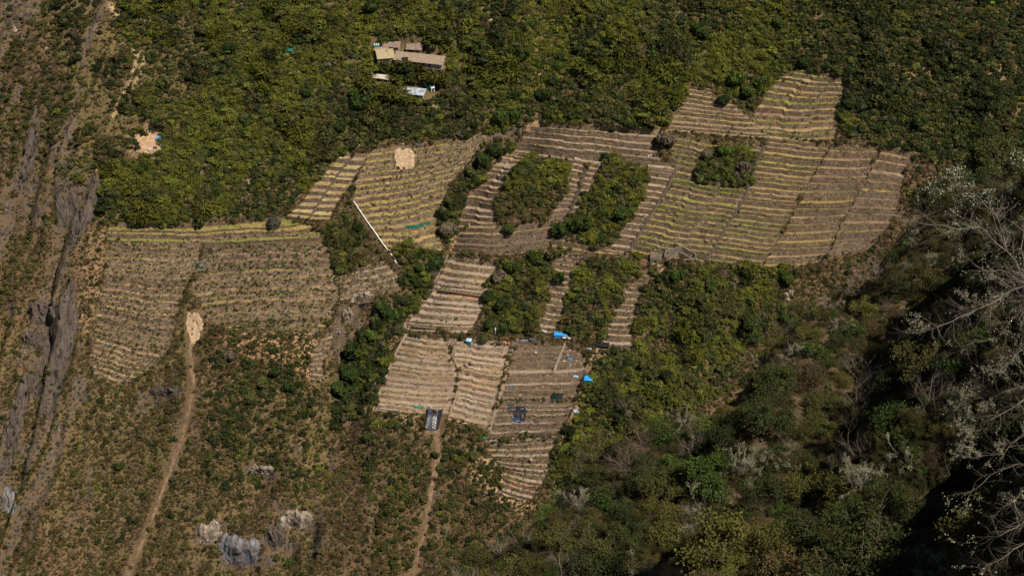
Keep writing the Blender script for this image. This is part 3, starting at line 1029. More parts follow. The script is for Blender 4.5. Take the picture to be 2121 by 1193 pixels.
jx = px + (fbm(cx / 6, cy / 6, 301, 2) - .5) * 26 + rng.normal(0, 2.5, n); jy = py + (fbm(cx / 6, cy / 6, 302, 2) - .5) * 22 + rng.normal(0, 2.5, n)
dens = np.full(n, .5); size = np.full(n, 1.05)
wts = np.tile(np.array([.07, .22, .08, .38, .25, .0]), (n, 1))


def region(mask, dn, sz, w):
    dens[mask] = dn; size[mask] = sz; wts[mask] = w


big = fbm(cx / 45, cy / 38, 303, 3)
region(in_poly(jx, jy, FOREST), .72, 2.0, [.46, .27, .08, .07, .08, .04])
f = in_poly(jx, jy, FOREST)
region(f & (big < .47), .72, 1.85, [.14, .36, .2, .15, .14, .01])
region(f & (jx > 930) & (jy < 180) & (jx < 1700) & (big < .5), .74, 1.9, [.14, .42, .26, .08, .1, 0])
region(f & (jx > 1640), .78, 1.8, [.12, .36, .32, .12, .08, .0])
region(f & (jx < 400) & (big < .52), .55, 1.5, [.14, .36, .2, .18, .12, 0])
lf = (jx < 235 - (jy - 300) * .06) & (jy < 1200)
region(lf & ~f, .34, .95, [.06, .34, .12, .33, .15, 0])
region(lf & (jy < 330), .30, 1.35, [.06, .30, .16, .30, .18, 0])
region((jx > 410) & (jx < 660) & (jy > 735) & (jy < 1010) & ~lf & (jx + (jy - 740) * .1 > 440), .44, 1.3, [.05, .36, .22, .22, .15, 0])
region((jx > 760) & (jx < 1060) & (jy > 870), .40, 1.3, [.08, .34, .16, .24, .18, 0])
region(in_poly(jx, jy, RSCRUB), .8, 1.7, [.30, .34, .10, .10, .14, .02])
tm = hull_clear(px + (jx - px) * .75, py + (jy - py) * .75)
for k, poly in enumerate(THICKETS):
    m = in_poly(jx, jy, poly)
    region(m, .62, 1.7, [.36, .30, .12, .06, .12, .04] if k != 4 else [.10, .40, .10, .25, .15, 0])
    if k == 0:
        region(m & (jy > 395), .62, 1.5, [.12, .25, .06, .42, .15, 0])
    tm &= ~m
for poly in RAV:
    m = in_poly(jx, jy, poly)
    region(m, .62, 1.9, [.22, .24, .32, .06, .06, .10])
    tm &= ~m
dens[tm] = 0
# strip directly along terrace foot lines keeps a clear margin
for poly in CLEAR:
    dens[in_poly(px, py, poly)] = 0
for line, wd in SLIDES:
    dens[dist_poly(px + (jx - px) * .6, py, line) < wd * .75] *= .03
dens[dist_poly(px, py, [(733, 418), (829, 562)]) < 9] = 0
for tr in TRAILS:
    dens[dist_poly(px, py, tr) < 5] *= .25
gr = bil(rock, cx, cy)
dens = dens * (1 - .75 * np.clip(gr * 1.3, 0, 1))
dens = dens * np.clip(.45 + 1.1 * fbm(cx / 11, cy / 11, 304, 2), .3, 1.4)
keep = rng.uniform(0, 1, n) < dens
cx, cy, cz, px, py, size, wts, big = [a[keep] for a in (cx, cy, cz, px, py, size, wts, big)]
n = len(cx)
cum = np.cumsum(wts, 1); cum /= cum[:, -1:]
# neighbours tend to be of a kind
sel = np.clip(.65 * rng.uniform(0, 1, n) + .35 * (np.clip((fbm(cx / 8, cy / 8, 305, 2) - .3) / .4, 0, 1)), 0, .999)
kind = (sel[:, None] > cum).sum(1)
tint = PAL[kind] * rng.uniform(.72, 1.28, (n, 1)) * (1 + rng.normal(0, .04, (n, 3)))
tint = tint * np.where((py > 700) & (px < 1050), .88, 1)[:, None]
idx = rng.randint(0, 6, n)
idx = np.where((kind == 0) | (kind == 5), np.where(rng.uniform(0, 1, n) < .65, rng.randint(6, 9, n), idx), idx)
idx = np.where(kind == 4, np.where(rng.uniform(0, 1, n) < .7, rng.randint(9, 12, n), idx), idx)
idx = np.where((kind == 3) & (rng.uniform(0, 1, n) < .4), rng.randint(6, 12, n), idx)
sc = size * np.exp(np.clip(rng.normal(0, .42, n), -1, .8))
sc = np.where(kind == 2, sc * 1.12, sc)
clus = fbm(cx / 15, cy / 15, 306, 2)
inf = in_poly(px, py, FOREST) | in_poly(px, py, RSCRUB)
sc = sc * np.where(inf, .8 + .75 * sstep(.5, .68, clus), 1)
tint = tint * np.where(inf, 1.06 - .36 * sstep(.52, .66, clus), 1)[:, None]
scl = np.stack([sc * rng.uniform(.85, 1.2, n), sc * rng.uniform(.85, 1.2, n), sc * rng.uniform(.65, 1.05, n)], -1)
rot = np.stack([rng.normal(.0, .12, n), rng.normal(0, .12, n), rng.uniform(0, 6.28, n)], -1)
near_spur = (px > 1090) & (py > 560)
scatter('hillside_scrub', np.stack([cx, cy, cz - .15 * sc], -1), rot, scl, idx, tint, COL_FAR, 'unbroken mixed green and brown scrub covering the mountainside', 'scrub')

# low dry growth between the shrubs
rng = np.random.RandomState(34)
NC = 430000
cx = rng.uniform(-300, 300, NC); cy = rng.uniform(330, 780, NC); cz = gz(cx, cy)
px, py, tt = project(cx, cy, cz)
ok = (px > -60) & (px < PW + 60) & (py > -60) & (py < PH + 60) & (tt > 380)
for line, wd in SLIDES:
    ok &= dist_poly(px, py, line) > wd * .7
for poly in CLEAR:
    ok &= ~in_poly(px, py, poly)
tmask = hull_clear(px, py)
for poly in THICKETS + RAV:
    tmask &= ~in_poly(px, py, poly)
ok &= ~tmask
ok &= rng.uniform(0, 1, NC) < np.where(in_poly(px, py, FOREST), .35, .8) * (1 - .6 * bil(rock, cx, cy))
cx, cy, cz, px, py = [a[ok] for a in (cx, cy, cz, px, py)]
n = len(cx)
gcol = np.array([(.23, .145, .07), (.15, .105, .05), (.13, .125, .04), (.18, .13, .085)])
kk = rng.randint(0, 4, n)
kk = np.where(fbm(cx / 14, cy / 30, 310, 3) > .56, 2, kk)
tint = gcol[kk] * rng.uniform(.35, .82, (n, 1))
sc = rng.uniform(.35, 1.15, n)
idx = np.where(rng.uniform(0, 1, n) < .6, TUFT, rng.randint(0, 6, n))
sc = np.where(idx == TUFT, sc * 1.2, sc * .75)
scatter('dry_undergrowth', np.stack([cx, cy, cz - .05], -1), np.stack([np.zeros(n), np.zeros(n), rng.uniform(0, 6.28, n)], -1), np.stack([sc, sc, sc * .8], -1), idx, tint, COL_FAR, 'low dry grass and weeds between the shrubs', 'undergrowth')

# grass and weeds on the terraces
rng = np.random.RandomState(35)
PP, CC, SS, II = [], [], [], []
for fr, bk, ft, ca, cb, wd in TREADS:
    L = np.linalg.norm(fr[1:] - fr[:-1], axis=1).sum()
    for cnt, mode in ((int(L * .75), 'g'), (int(L * (wd * 1.9 + .1)), 'w')):
        if cnt == 0:
            continue
        u = rng.uniform(0, len(fr) - 1.001, cnt)
        i = u.astype(int); fu = (u - i)[:, None]
        a = fr[i] * (1 - fu) + fr[i + 1] * fu; b = bk[i] * (1 - fu) + bk[i + 1] * fu; c_ = ft[i] * (1 - fu) + ft[i + 1] * fu
        v = rng.beta(.8, 1.3, cnt)[:, None]
        p = a * (1 - v) + b * v
        onwall = rng.uniform(0, 1, cnt) < (.12 if mode == 'g' else .4)
        w_ = rng.uniform(.1, .9, cnt)[:, None]
        p = np.where(onwall[:, None], a * (1 - w_) + c_ * w_, p)
        PP.append(p)
        if mode == 'g':
            CC.append(np.where(rng.uniform(0, 1, (cnt, 1)) < .5, ca, cb) * rng.uniform(.6, 1.05, (cnt, 1)))
            SS.append(rng.uniform(.22, .5, cnt)); II.append(np.full(cnt, TUFT))
        else:
            k = rng.choice(6, cnt, p=[.13, .34, .27, .12, .05, .09])
            CC.append(PAL[k] * rng.uniform(.7, 1.3, (cnt, 1))); SS.append(rng.uniform(.2, .5 + .3 * min(wd, .8), cnt)); II.append(rng.randint(0, 9, cnt))
P = np.concatenate(PP); n = len(P); sc = np.concatenate(SS)
scatter('terrace_weeds', P, np.stack([np.zeros(n), np.zeros(n), rng.uniform(0, 6.28, n)], -1), np.stack([sc * 1.2, sc * 1.2, sc * .8], -1), np.concatenate(II), np.concatenate(CC), COL_FAR, 'tufts of grass and small weeds growing on the terraces', 'weeds')
# ------------------------------------------------------------------ plants of the near spur, seen large
M_DARKLEAF = m_leaf('foliage_close', .3, None, .5, 5.0)
M_TWIG = m_leaf('twigs_grey', 0.0, None, .35, 6.0)
M_LICHEN = m_leaf('lichen_pale', .15, (.25, .25, .18), .4, 9.0)
M_FLOWER = m_leaf('flower_white', .2, (.5, .49, .43), .15, 9.0)
M_STEM = plain('shrub_stem', (.15, .12, .095), .9, .3, 5)


def jointed(seed, stems, L, rad, lev, kids, spread, leaves_per_tip, leaf, asp, rndr=.22, lichen=False):
    """stems plus leaves gathered about the twig ends"""
    sg, tp = bare(seed, stems, L, rad, lev, kids, spread)
    r = np.random.RandomState(seed + 1)
    T = np.array([t[0] for t in tp if t[1] <= 1])
    c = np.repeat(T, leaves_per_tip, 0) + r.normal(0, rndr, (len(T) * leaves_per_tip, 3)) * [1, 1, .7]
    n = len(c)
    c[:, 2] = np.maximum(c[:, 2], .03)
    nr = unit(r.normal(0, .8, (n, 3)) + [0, 0, .7] + (c - c.mean(0)) * .5)
    sz = leaf * r.uniform(.5, 1.4, n)
    return tubes(sg), quads(c, nr, r.normal(0, 1, (n, 3)), sz / asp, sz), T


def lichen_on(sg, seed, n, size):
    r = np.random.RandomState(seed)
    w = np.array([np.linalg.norm(np.array(s[1]) - np.array(s[0])) for s in sg]); w /= w.sum()
    k = r.choice(len(sg), n, p=w)
    # lichen grows in tufts: a few twigs carry most of it
    P0 = np.array([s[0] for s in sg])[k]; P1 = np.array([s[1] for s in sg])[k]
    t = r.uniform(0, 1, (n, 1))
    c = P0 * (1 - t) + P1 * t + r.normal(0, size * 1.1, (n, 3)) - [0, 0, size * .6]
    cl = fbm(c[:, 0] * 3.1 + c[:, 2], c[:, 1] * 3.1 + c[:, 2] * 2, seed, 2)
    c = c[cl > .52]; m = len(c)
    sz = size * r.uniform(.5, 1.5, m)
    return quads(c, unit(r.normal(0, 1, (m, 3))), r.normal(0, 1, (m, 3)) - [0, 0, .8], sz * .45, sz)


NEARK = {}


def kind_of_plant(name, *parts):
    NEARK[name] = [(pn, mesh_np(pn, V, F, [m])) for pn, (V, F), m in parts]


for i in range(3):
    st, lv, _ = jointed(500 + i, 8, .95, .022, 2, (3, 6), .75, 20, .032, 1.5, .085)
    kind_of_plant(f'olive{i}', ('stems', st, M_STEM), ('foliage', lv, M_DARKLEAF))
for i in range(2):
    st, lv, _ = jointed(520 + i, 7, .9, .022, 2, (3, 6), .8, 16, .046, 2.0, .10)
    kind_of_plant(f'bright{i}', ('stems', st, M_STEM), ('foliage', lv, M_DARKLEAF))
for i in range(3):
    sg, tp = bare(540 + i, 15, .95, .011, 3, (3, 6), .85)
    kind_of_plant(f'bare{i}', ('twigs', tubes(sg), M_TWIG))
for i in range(2):
    sg, tp = bare(560 + i, 10, .95, .013, 3, (3, 5), .75)
    kind_of_plant(f'lichen{i}', ('twigs', tubes(sg), M_TWIG), ('lichen', lichen_on(sg, 570 + i, 7000, .014), M_LICHEN))
st, lv, T = jointed(580, 8, .9, .02, 2, (3, 5), .7, 20, .036, 1.8, .10)
r_ = np.random.RandomState(9)
T = T[T[:, 2] > np.percentile(T[:, 2], 45)]
fc = np.repeat(T, 3, 0) + r_.normal(0, .06, (len(T) * 3, 3)) + [0, 0, .06]
kind_of_plant('flower0', ('stems', st, M_STEM), ('foliage', lv, M_DARKLEAF), ('blossoms', quads(fc, unit(r_.normal(0, .5, fc.shape) + [0, -.4, .8]), r_.normal(0, 1, fc.shape), np.full(len(fc), .028), np.full(len(fc), .03)), M_FLOWER))
for i in range(2):
    V1, F1 = wisp(590 + i, 1500, .6)
    sg, tp = bare(592 + i, 7, .8, .018, 1, (3, 5), .8)
    kind_of_plant(f'dry{i}', ('stems', tubes(sg), M_STEM), ('foliage', clump(595 + i, 6000, .032, 16, .75, .72, .25, 2.2, .8, .55), M_DARKLEAF))
print({k: sum(len(m.polygons) for _, m in v) for k, v in NEARK.items()})
LOOKS = {  # object name, category, group, tints (leaf), tint (twig)
    'olive': ('leafy_shrub', 'shrub', [(.075, .08, .022), (.10, .10, .024), (.04, .052, .014)]),
    'bright': ('broad_leaved_shrub', 'shrub', [(.06, .10, .017), (.05, .085, .017), (.08, .12, .022)]),
    'bare': ('leafless_shrub', 'shrub', [(.20, .165, .13), (.155, .125, .095), (.24, .21, .175)]),
    'lichen': ('lichen_shrub', 'shrub', [(.22, .195, .165), (.18, .16, .13)]),
    'flower': ('flowering_shrub', 'shrub', [(.06, .075, .025)]),
    'dry': ('dry_bush', 'bush', [(.125, .095, .042), (.115, .105, .032), (.12, .088, .05)])}


def plant(kind, p, scale, rz, tint, label, group=None, name=None, squash=1.0, lean=(0, 0)):
    base = LOOKS[kind.rstrip('0123456789')]
    o = empty(name or base[0], p, rz, label, base[1], group)
    o.rotation_euler = (lean[0], lean[1], rz)
    o.scale = (scale, scale, scale * squash)
    for pn, me in NEARK[kind]:
        c_ = obj(pn, me, o)
        c_['tint'] = [float(x) for x in tint]
    return o


SPUR = [(2300, 300), (2300, 1400), (850, 1400), (900, 1230), (1000, 1160), (1100, 1100), (1155, 1040), (1205, 965), (1310, 870), (1430, 820), (1500, 770), (1560, 690), (1620, 620), (1700, 590), (1800, 595), (1860, 525), (1910, 440), (2000, 385), (2121, 345)]
LABELS = {'olive': ('small leaved olive green shrub on the steep near spur', 'olive shrubs on the near spur'),
          'bright': ('bright green broad leaved shrub on the steep near spur', 'bright green shrubs on the near spur'),
          'bare': ('grey leafless twiggy shrub on the steep near spur', 'leafless shrubs on the near spur'),
          'lichen': ('bare shrub crusted with pale lichen on the near spur', 'lichen covered shrubs on the near spur'),
          'flower': ('dark leaved shrub with white blossoms on the near spur', 'white flowering shrubs on the near spur'),
          'dry': ('rusty brown dry bush on the steep near spur', 'dry bushes on the near spur')}
rng = np.random.RandomState(77)
# dart throwing in picture space, denser far away
cand = np.stack([rng.uniform(850, 2300, 12000), rng.uniform(300, 1400, 12000)], -1)
cand = cand[in_poly(cand[:, 0], cand[:, 1], SPUR)]
W = cast(cand[:, 0], cand[:, 1], ZO)
_, _, tc = project(W[:, 0], W[:, 1], W[:, 2])
got = []
for (qx, qy), w, t in zip(cand, W, tc):
    if t > 420 or t < 25:
        continue
    sp = max(36.0, 2.7 * FPX / t * (0.65 + .7 * rng.uniform()))
    sp = min(sp, 120)
    if all((qx - g[0]) ** 2 + (qy - g[1]) ** 2 > (min(sp, g[4])) ** 2 for g in got):
        got.append((qx, qy, w, t, sp))
print('spur plants', len(got))
got.sort(key=lambda g: g[3])
got = got[:300]
zone_bright = [(1230, 850, 130), (1420, 860, 110), (1330, 870, 120), (1560, 660, 40), (2000, 730, 60), (1640, 900, 60)]
ZONES = {}
for qx, qy, w, t, sp in got:
    pb = .06 + .5 * max([math.exp(-(((qx - a) ** 2 + (qy - b) ** 2) / c ** 2)) for a, b, c in zone_bright])
    pw = np.array([.46, pb, .27, .12 + (.16 if qx > 1550 and qy > 700 else 0), .02, .10])
    k = ['olive', 'bright', 'bare', 'lichen', 'flower', 'dry'][rng.choice(6, p=pw / pw.sum())]
    v = {'olive': 3, 'bright': 2, 'bare': 3, 'lichen': 2, 'flower': 1, 'dry': 2}[k]
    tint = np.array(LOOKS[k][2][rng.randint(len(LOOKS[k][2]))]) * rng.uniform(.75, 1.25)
    tint = tint * (.62 if qx > 1830 else 1.0)  # shade over the far right shrubs, put into their tint
    size = min(max(1.6, sp * t / FPX * rng.uniform(.8, 1.25)), 4.4)
    zn = ('under the upper right lichen limbs' if qx > 1900 and qy < 640 else 'among the lichen limbs at lower right' if qx > 1900 else 'below the tail of the terraces' if qx < 1250 else 'low on the spur near the bottom edge' if qy > 1080
          else 'along the left rim of the spur' if qx < 1540 else 'behind the shadowed gully under the spur rock' if qy < 800 else 'in the middle of the near spur')
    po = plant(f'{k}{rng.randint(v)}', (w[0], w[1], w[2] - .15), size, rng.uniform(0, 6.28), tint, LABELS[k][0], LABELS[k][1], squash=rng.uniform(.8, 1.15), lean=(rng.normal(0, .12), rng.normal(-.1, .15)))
    ZONES.setdefault((k, zn), []).append((qx, po))
WORD = {'olive': 'olive green shrub', 'bright': 'bright broad leaved shrub', 'bare': 'grey leafless shrub', 'lichen': 'lichen crusted shrub', 'flower': 'white blossomed shrub', 'dry': 'rusty dry bush'}
for (k, zn), L in ZONES.items():
    L.sort(key=lambda q: q[0])
    for i, (_, po) in enumerate(L):
        nth = 'leftmost' if i == 0 else ORD[i] if i < len(ORD) else 'rightmost'
        po['label'] = f"{nth} {WORD[k]} {zn}" if i == 0 else f"{nth} {WORD[k]} from the left {zn}"

# denser growth under and between them
NEARM = []
for k in ('olive0', 'olive1', 'bright0', 'bare0', 'bare1', 'dry0', 'dry1', 'olive2'):
    V = []; F = []; n0 = 0
    for pn, me in NEARK[k]:
        co = np.empty(len(me.vertices) * 3, np.float32); me.vertices.foreach_get('co', co)
        fi = np.empty(len(me.loops), np.int32); me.loops.foreach_get('vertex_index', fi)
        V.append(co.reshape(-1, 3)); F.append(fi.reshape(-1, 4) + n0); n0 += len(co) // 3
    NEARM.append(mesh_np('growth_' + k, np.concatenate(V), np.concatenate(F), [M_DARKLEAF]))
COL_NEAR = proto_collection('spur_kinds', NEARM)
NC = 26000
qx = rng.uniform(930, 2270, NC); qy = rng.uniform(330, 1330, NC)
m = in_poly(qx, qy, SPUR); qx, qy = qx[m], qy[m]
W = cast(qx, qy, ZO); _, _, t = project(W[:, 0], W[:, 1], W[:, 2])
# accept in proportion to the ground each picture point covers, thinned far off where the shrubs are small
m = (t > 25) & (t < 450) & (rng.uniform(0, 1, len(t)) < np.clip((t / 260.0) ** 1.5, .03, 1) * .75)
qx, qy, W, t = qx[m], qy[m], W[m], t[m]
n = len(t)
kk = rng.choice(8, n, p=[.17, .17, .08, .12, .1, .12, .1, .14])
cols = np.array([(.085, .085, .028), (.11, .10, .032), (.075, .12, .025), (.18, .15, .12), (.16, .125, .10), (.16, .115, .05), (.14, .12, .04), (.06, .07, .024)])
sc = rng.uniform(.5, 1.25, n)
scatter('spur_undergrowth', W - np.stack([0 * sc, 0 * sc, .1 * sc], -1), np.stack([rng.normal(0, .15, n), rng.normal(-.1, .15, n), rng.uniform(0, 6.28, n)], -1), np.stack([sc, sc, sc * rng.uniform(.6, 1, n)], -1), kk,
        cols[kk] * rng.uniform(.35, .85, (n, 1)), COL_NEAR, 'tangled shrubs and dry growth covering the near spur', 'undergrowth')  # tints darkened so the gaps between shrubs read as deep shade


# ------------------------------------------------------------------ lichen hung trees reaching in from the right
def unproj(px, py, t):
    dx, dy, dz = ray(px, py)
    return np.array([dx * t, dy * t, dz * t])


def limb_tree(name, label, seed, trunk, limbs, r0, lich=1500, twig=1.0, tint=(.13, .112, .094), lsize=.013):
    """trunk: world points from the ground up; limbs: lists of world points starting on the trunk"""
    r = np.random.RandomState(seed)
    segs, tips, tw = [], [], []
    ns = len(trunk)
    for i in range(ns - 1):
        segs.append((trunk[i], trunk[i + 1], r0 * (1.5 - .8 * i / ns), r0 * (1.5 - .8 * (i + 1) / ns)))
    for pts in limbs:
        P = [np.array(p, float) for p in pts]
        # finer, crooked
        fine = [P[0]]
        for a, b in zip(P[:-1], P[1:]):
            L = np.linalg.norm(b - a)
            for q in (.33, .67, 1.0):
                fine.append(a * (1 - q) + b * q + (r.normal(0, .035 * L, 3) if q < 1 else 0))
        m = len(fine)
        tot = sum(np.linalg.norm(b - a) for a, b in zip(fine[:-1], fine[1:]))
        rr0 = min(r0 * .2, .0055 * tot + .004)
        for i in range(m - 1):
            f0, f1 = i / (m - 1), (i + 1) / (m - 1)
            segs.append((fine[i], fine[i + 1], rr0 * (1 - .85 * f0), rr0 * (1 - .85 * f1)))
            d = fine[i + 1] - fine[i]; L = np.linalg.norm(d)
            for _ in range(r.poisson(2.6 * twig)):
                q = fine[i] + d * r.uniform(0, 1)
                nd = d / L + r.normal(0, .75, 3); nd /= np.linalg.norm(nd)
                grow(r, q, nd, tot * .22 * r.uniform(.5, 1.2), rr0 * .45 * (1 - .7 * f0), 1, tw, tips, .35, (2, 5), .6, .05)
    base = np.array(trunk[0])
    sh = lambda S: [(np.array(a) - base, np.array(b) - base, p, q) for a, b, p, q in S]
    o = empty(name, base.tolist(), 0, label, 'tree')
    for pn, me in (('trunk', mesh_np('trunk', *tubes(sh(segs), 6), [M_TWIG])), ('twigs', mesh_np('twigs', *tubes(sh(tw)), [M_TWIG]))):
        c_ = obj(pn, me, o); c_['tint'] = list(tint)
    obj('lichen', mesh_np('lichen', *lichen_on(sh(segs[len(trunk) - 1:] + tw), seed + 3, lich * 3, lsize), [M_LICHEN]), o)
    return o


def trunk_from(top, bx=2330, by=1000):
    """a leaning trunk that rises from the spur beyond the right edge to the point where its limbs fork"""
    g = cast(bx, by, ZO)[0]; b = np.array(top)
    return [g + [0, 0, -.3], g * .66 + b * .34 + [.5, 0, .6], g * .3 + b * .7 + [.4, .1, .5], b]


T1 = 27.0
J = unproj(2128, 585, T1)
limb_tree('lichen_tree', 'grey lichen hung tree sending a long bare limb left at the upper right edge', 61, trunk_from(J),
          [[J, unproj(2085, 520, T1), unproj(2030, 470, T1 - .5), unproj(1960, 469, T1 - 1), unproj(1905, 463, T1 - 1.2)],
           [unproj(2085, 520, T1), unproj(2060, 440, T1 + .3), unproj(2010, 400, T1 + .2), unproj(1975, 368, T1)],
           [unproj(2085, 520, T1), unproj(2055, 440, T1 + .8), unproj(2046, 402, T1 + 1)],
           [J, unproj(2121, 480, T1 + 1), unproj(2070, 445, T1 + 1.2)],
           [unproj(2030, 470, T1 - .5), unproj(1990, 450, T1), unproj(1965, 430, T1)],
           [J, unproj(2075, 560, T1 - .6), unproj(2010, 560, T1 - 1)]], .11, 1900, 1.3)
T2 = 23.0
J = unproj(2150, 580, T2)
limb_tree('lichen_tree', 'grey tree with thick lichen clusters reaching in at mid height right', 62, trunk_from(J),
          [[J, unproj(2100, 600, T2), unproj(2045, 632, T2 - .4), unproj(1990, 655, T2 - .6), unproj(1930, 682, T2 - .8), unproj(1900, 690, T2 - .8)],
           [unproj(2045, 632, T2 - .4), unproj(2000, 620, T2), unproj(1980, 600, T2)],
           [J, unproj(2110, 650, T2 + .5), unproj(2060, 700, T2 + .6), unproj(2000, 715, T2)],
           [unproj(2100, 600, T2), unproj(2040, 560, T2 + .5), unproj(1995, 528, T2 + .6)],
           [J, unproj(2120, 720, T2), unproj(2080, 760, T2), unproj(2010, 790, T2 + .3)]], .12, 2600, 1.5)
T3 = 17.0
J = unproj(2170, 985, T3)
limb_tree('lichen_tree', 'pale barked tree with a thick crooked limb at the lower right edge', 63, trunk_from(J),
          [[J, unproj(2118, 1018, T3), unproj(2085, 1045, T3), unproj(2052, 1072, T3)],
           [unproj(2100, 1032, T3), unproj(2108, 1060, T3 - .2), unproj(2121, 1082, T3 - .3), unproj(2070, 1110, T3 - .4), unproj(2000, 1125, T3)],
           [J, unproj(2110, 960, T3 + .6), unproj(2050, 985, T3 + .8), unproj(2000, 1040, T3 + .8)],
           [J, unproj(2130, 1120, T3), unproj(2085, 1150, T3), unproj(2030, 1180, T3)]], .15, 900, 1.3)
T4 = 31.0
J = unproj(2155, 800, T4)
limb_tree('lichen_tree', 'tree smothered in pale green lichen between two bare limbs on the right', 64, trunk_from(J),
          [[J, unproj(2110, 800, T4), unproj(2060, 815, T4), unproj(1985, 830, T4)],
           [J, unproj(2105, 840, T4 - .5), unproj(2050, 870, T4 - .5), unproj(1990, 890, T4)],
           [unproj(2110, 800, T4), unproj(2075, 770, T4), unproj(2030, 760, T4 + .4)],
           [J, unproj(2120, 900, T4), unproj(2080, 940, T4), unproj(2010, 950, T4)],
           [unproj(2060, 815, T4), unproj(2040, 850, T4), unproj(2020, 860, T4)]], .12, 4200, 1.8)
# named shrubs that stand out
for kind, px, py, h, lab, tn in [
        ('lichen0', 1885, 910, 70, 'tall bare shrub thick with pale lichen below the dark gap', (.30, .28, .24)),
        ('lichen1', 1775, 960, 88, 'sprawling leafless shrub with lichen specks left of the pale one', (.24, .21, .19)),
        ('lichen0', 1735, 1150, 80, 'low spreading lichen twig shrub near the bottom edge', (.25, .22, .19)),
        ('lichen1', 1990, 1130, 85, 'dim twiggy shrub in shade by the thick crooked limb', (.20, .18, .15)),
        ('flower0', 1915, 390, 60, 'dark shrub topped with white blossoms on the spur skyline', (.06, .075, .025)),
        ('flower0', 1990, 360, 62, 'second white blossomed shrub further up the spur skyline', (.06, .08, .025)),
        ('flower0', 2085, 330, 62, 'white blossomed shrub at the upper right picture edge', (.07, .085, .03)),
        ('olive1', 2060, 300, 70, 'rounded olive shrub behind the white blossoms on the skyline', (.08, .085, .025)),
        ('bright0', 1985, 745, 55, 'glossy dark green shrub in the gap between lichen limbs', (.045, .085, .02)),
        ('bright1', 1640, 650, 34, 'small bright shrub by the pale rock on the spur', (.06, .10, .02)),
        ('bright1', 1555, 680, 34, 'dense dark green bush left of the spur rock', (.05, .075, .018)),
        ('olive2', 1510, 1160, 55, 'rounded yellowish green bush near the bottom edge', (.12, .13, .025))]:
    w = at(px, py + h * .75); s_ = h * mpp(w) * .9
    plant(kind, (w.x, w.y, w.z - .1), s_, px * .37, tn, lab)
# ------------------------------------------------------------------ paths, slides, pits
M_EARTH = plain('pale_earth', (.38, .275, .17), .95, .38, .8)
M_SCAR = plain('slide_earth', (.165, .11, .066), .95, .55, .5)


def ribbon(name, label, line, w0, w1, mat, seed, lift=.22, n=70, m=9, cat=None, kind='structure'):
    a = along(line, np.linspace(0, 1, n))
    tg = np.gradient(a, axis=0); nr = np.stack([-tg[:, 1], tg[:, 0]], -1); nr /= np.linalg.norm(nr, axis=1, keepdims=True)
    wd = np.linspace(w0, w1, n) * (.75 + .7 * fbm(np.arange(n) / 6, np.zeros(n), seed, 3))
    P = []
    for q in np.linspace(-1, 1, m):
        j = (vnoise(np.arange(n) / 1.7, np.full(n, q * 9), seed) - .5) * wd * .8 * (abs(q) > .9)
        P.append(a + nr * (q * wd + j)[:, None])
    P = np.stack(P, 1)
    W = cast(P[..., 0].ravel(), P[..., 1].ravel(), ZO).reshape(n, m, 3)
    q = np.abs(np.linspace(-1, 1, m))
    W[..., 2] += lift * (1 - q ** 4)[None] - .25 * (q > .95)[None] + (fbm(W[..., 0] / 1.5, W[..., 1] / 1.5, seed, 2) - .5) * .35
    me = mesh_np(name, W.reshape(-1, 3), grid_faces(n, m), [mat], smooth=True)
    return tag(obj(name, me), label, cat, kind=kind)


ribbon('dirt_slide', None, SLIDES[0][0], 5, 3, M_SCAR, 3)
ribbon('dirt_slide', None, [(425, 690), (430, 760), (405, 830)], 3.5, 5, M_SCAR, 5)
ribbon('dirt_slide', None, SLIDES[1][0], 7, 4, M_SCAR, 4)


def patch(name, poly, mat, seed, lift=.25, skirt=2.5, hollow=0.0, nn=26):
    """an uneven bare patch draped on the slope inside a picture outline given as left and right edges"""
    L, Rr = poly
    l = along(L, np.linspace(0, 1, nn)); r = along(Rr, np.linspace(0, 1, nn))
    u = np.linspace(0, 1, nn)
    P = l[:, None] * (1 - u[None, :, None]) + r[:, None] * u[None, :, None]
    e = np.minimum(np.minimum(u, 1 - u)[None, :], np.minimum(u, 1 - u)[:, None]) * 2
    P += (np.stack([vnoise(P[..., 0] / 5, P[..., 1] / 5, seed), vnoise(P[..., 0] / 5, P[..., 1] / 5, seed + 1)], -1) - .5) * 9 * (e < .12)[..., None]
    W = cast(P[..., 0].ravel(), P[..., 1].ravel(), ZO).reshape(nn, nn, 3)
    W[..., 2] += lift + (fbm(W[..., 0] / 2, W[..., 1] / 2, seed, 3) - .5) * .9 - hollow * np.clip(e * 2, 0, 1)
    W[..., 2] -= skirt * (e <= 0)
    me = mesh_np(name, W.reshape(-1, 3), grid_faces(nn, nn), [mat], smooth=True)
    return tag(obj(name, me), kind='structure')


patch('bare_earth', ([(816, 308), (816, 330), (822, 350)], [(856, 308), (858, 330), (852, 350)]), M_EARTH, 11)
patch('bare_earth', ([(388, 646), (384, 670), (390, 698), (398, 716)], [(416, 646), (420, 668), (414, 694), (404, 716)]), M_EARTH, 12)
patch('bare_earth', ([(278, 288), (290, 312)], [(332, 272), (326, 318)]), plain('clearing_earth', (.40, .26, .16), .95, .3, .5), 13, lift=.12, skirt=.5)

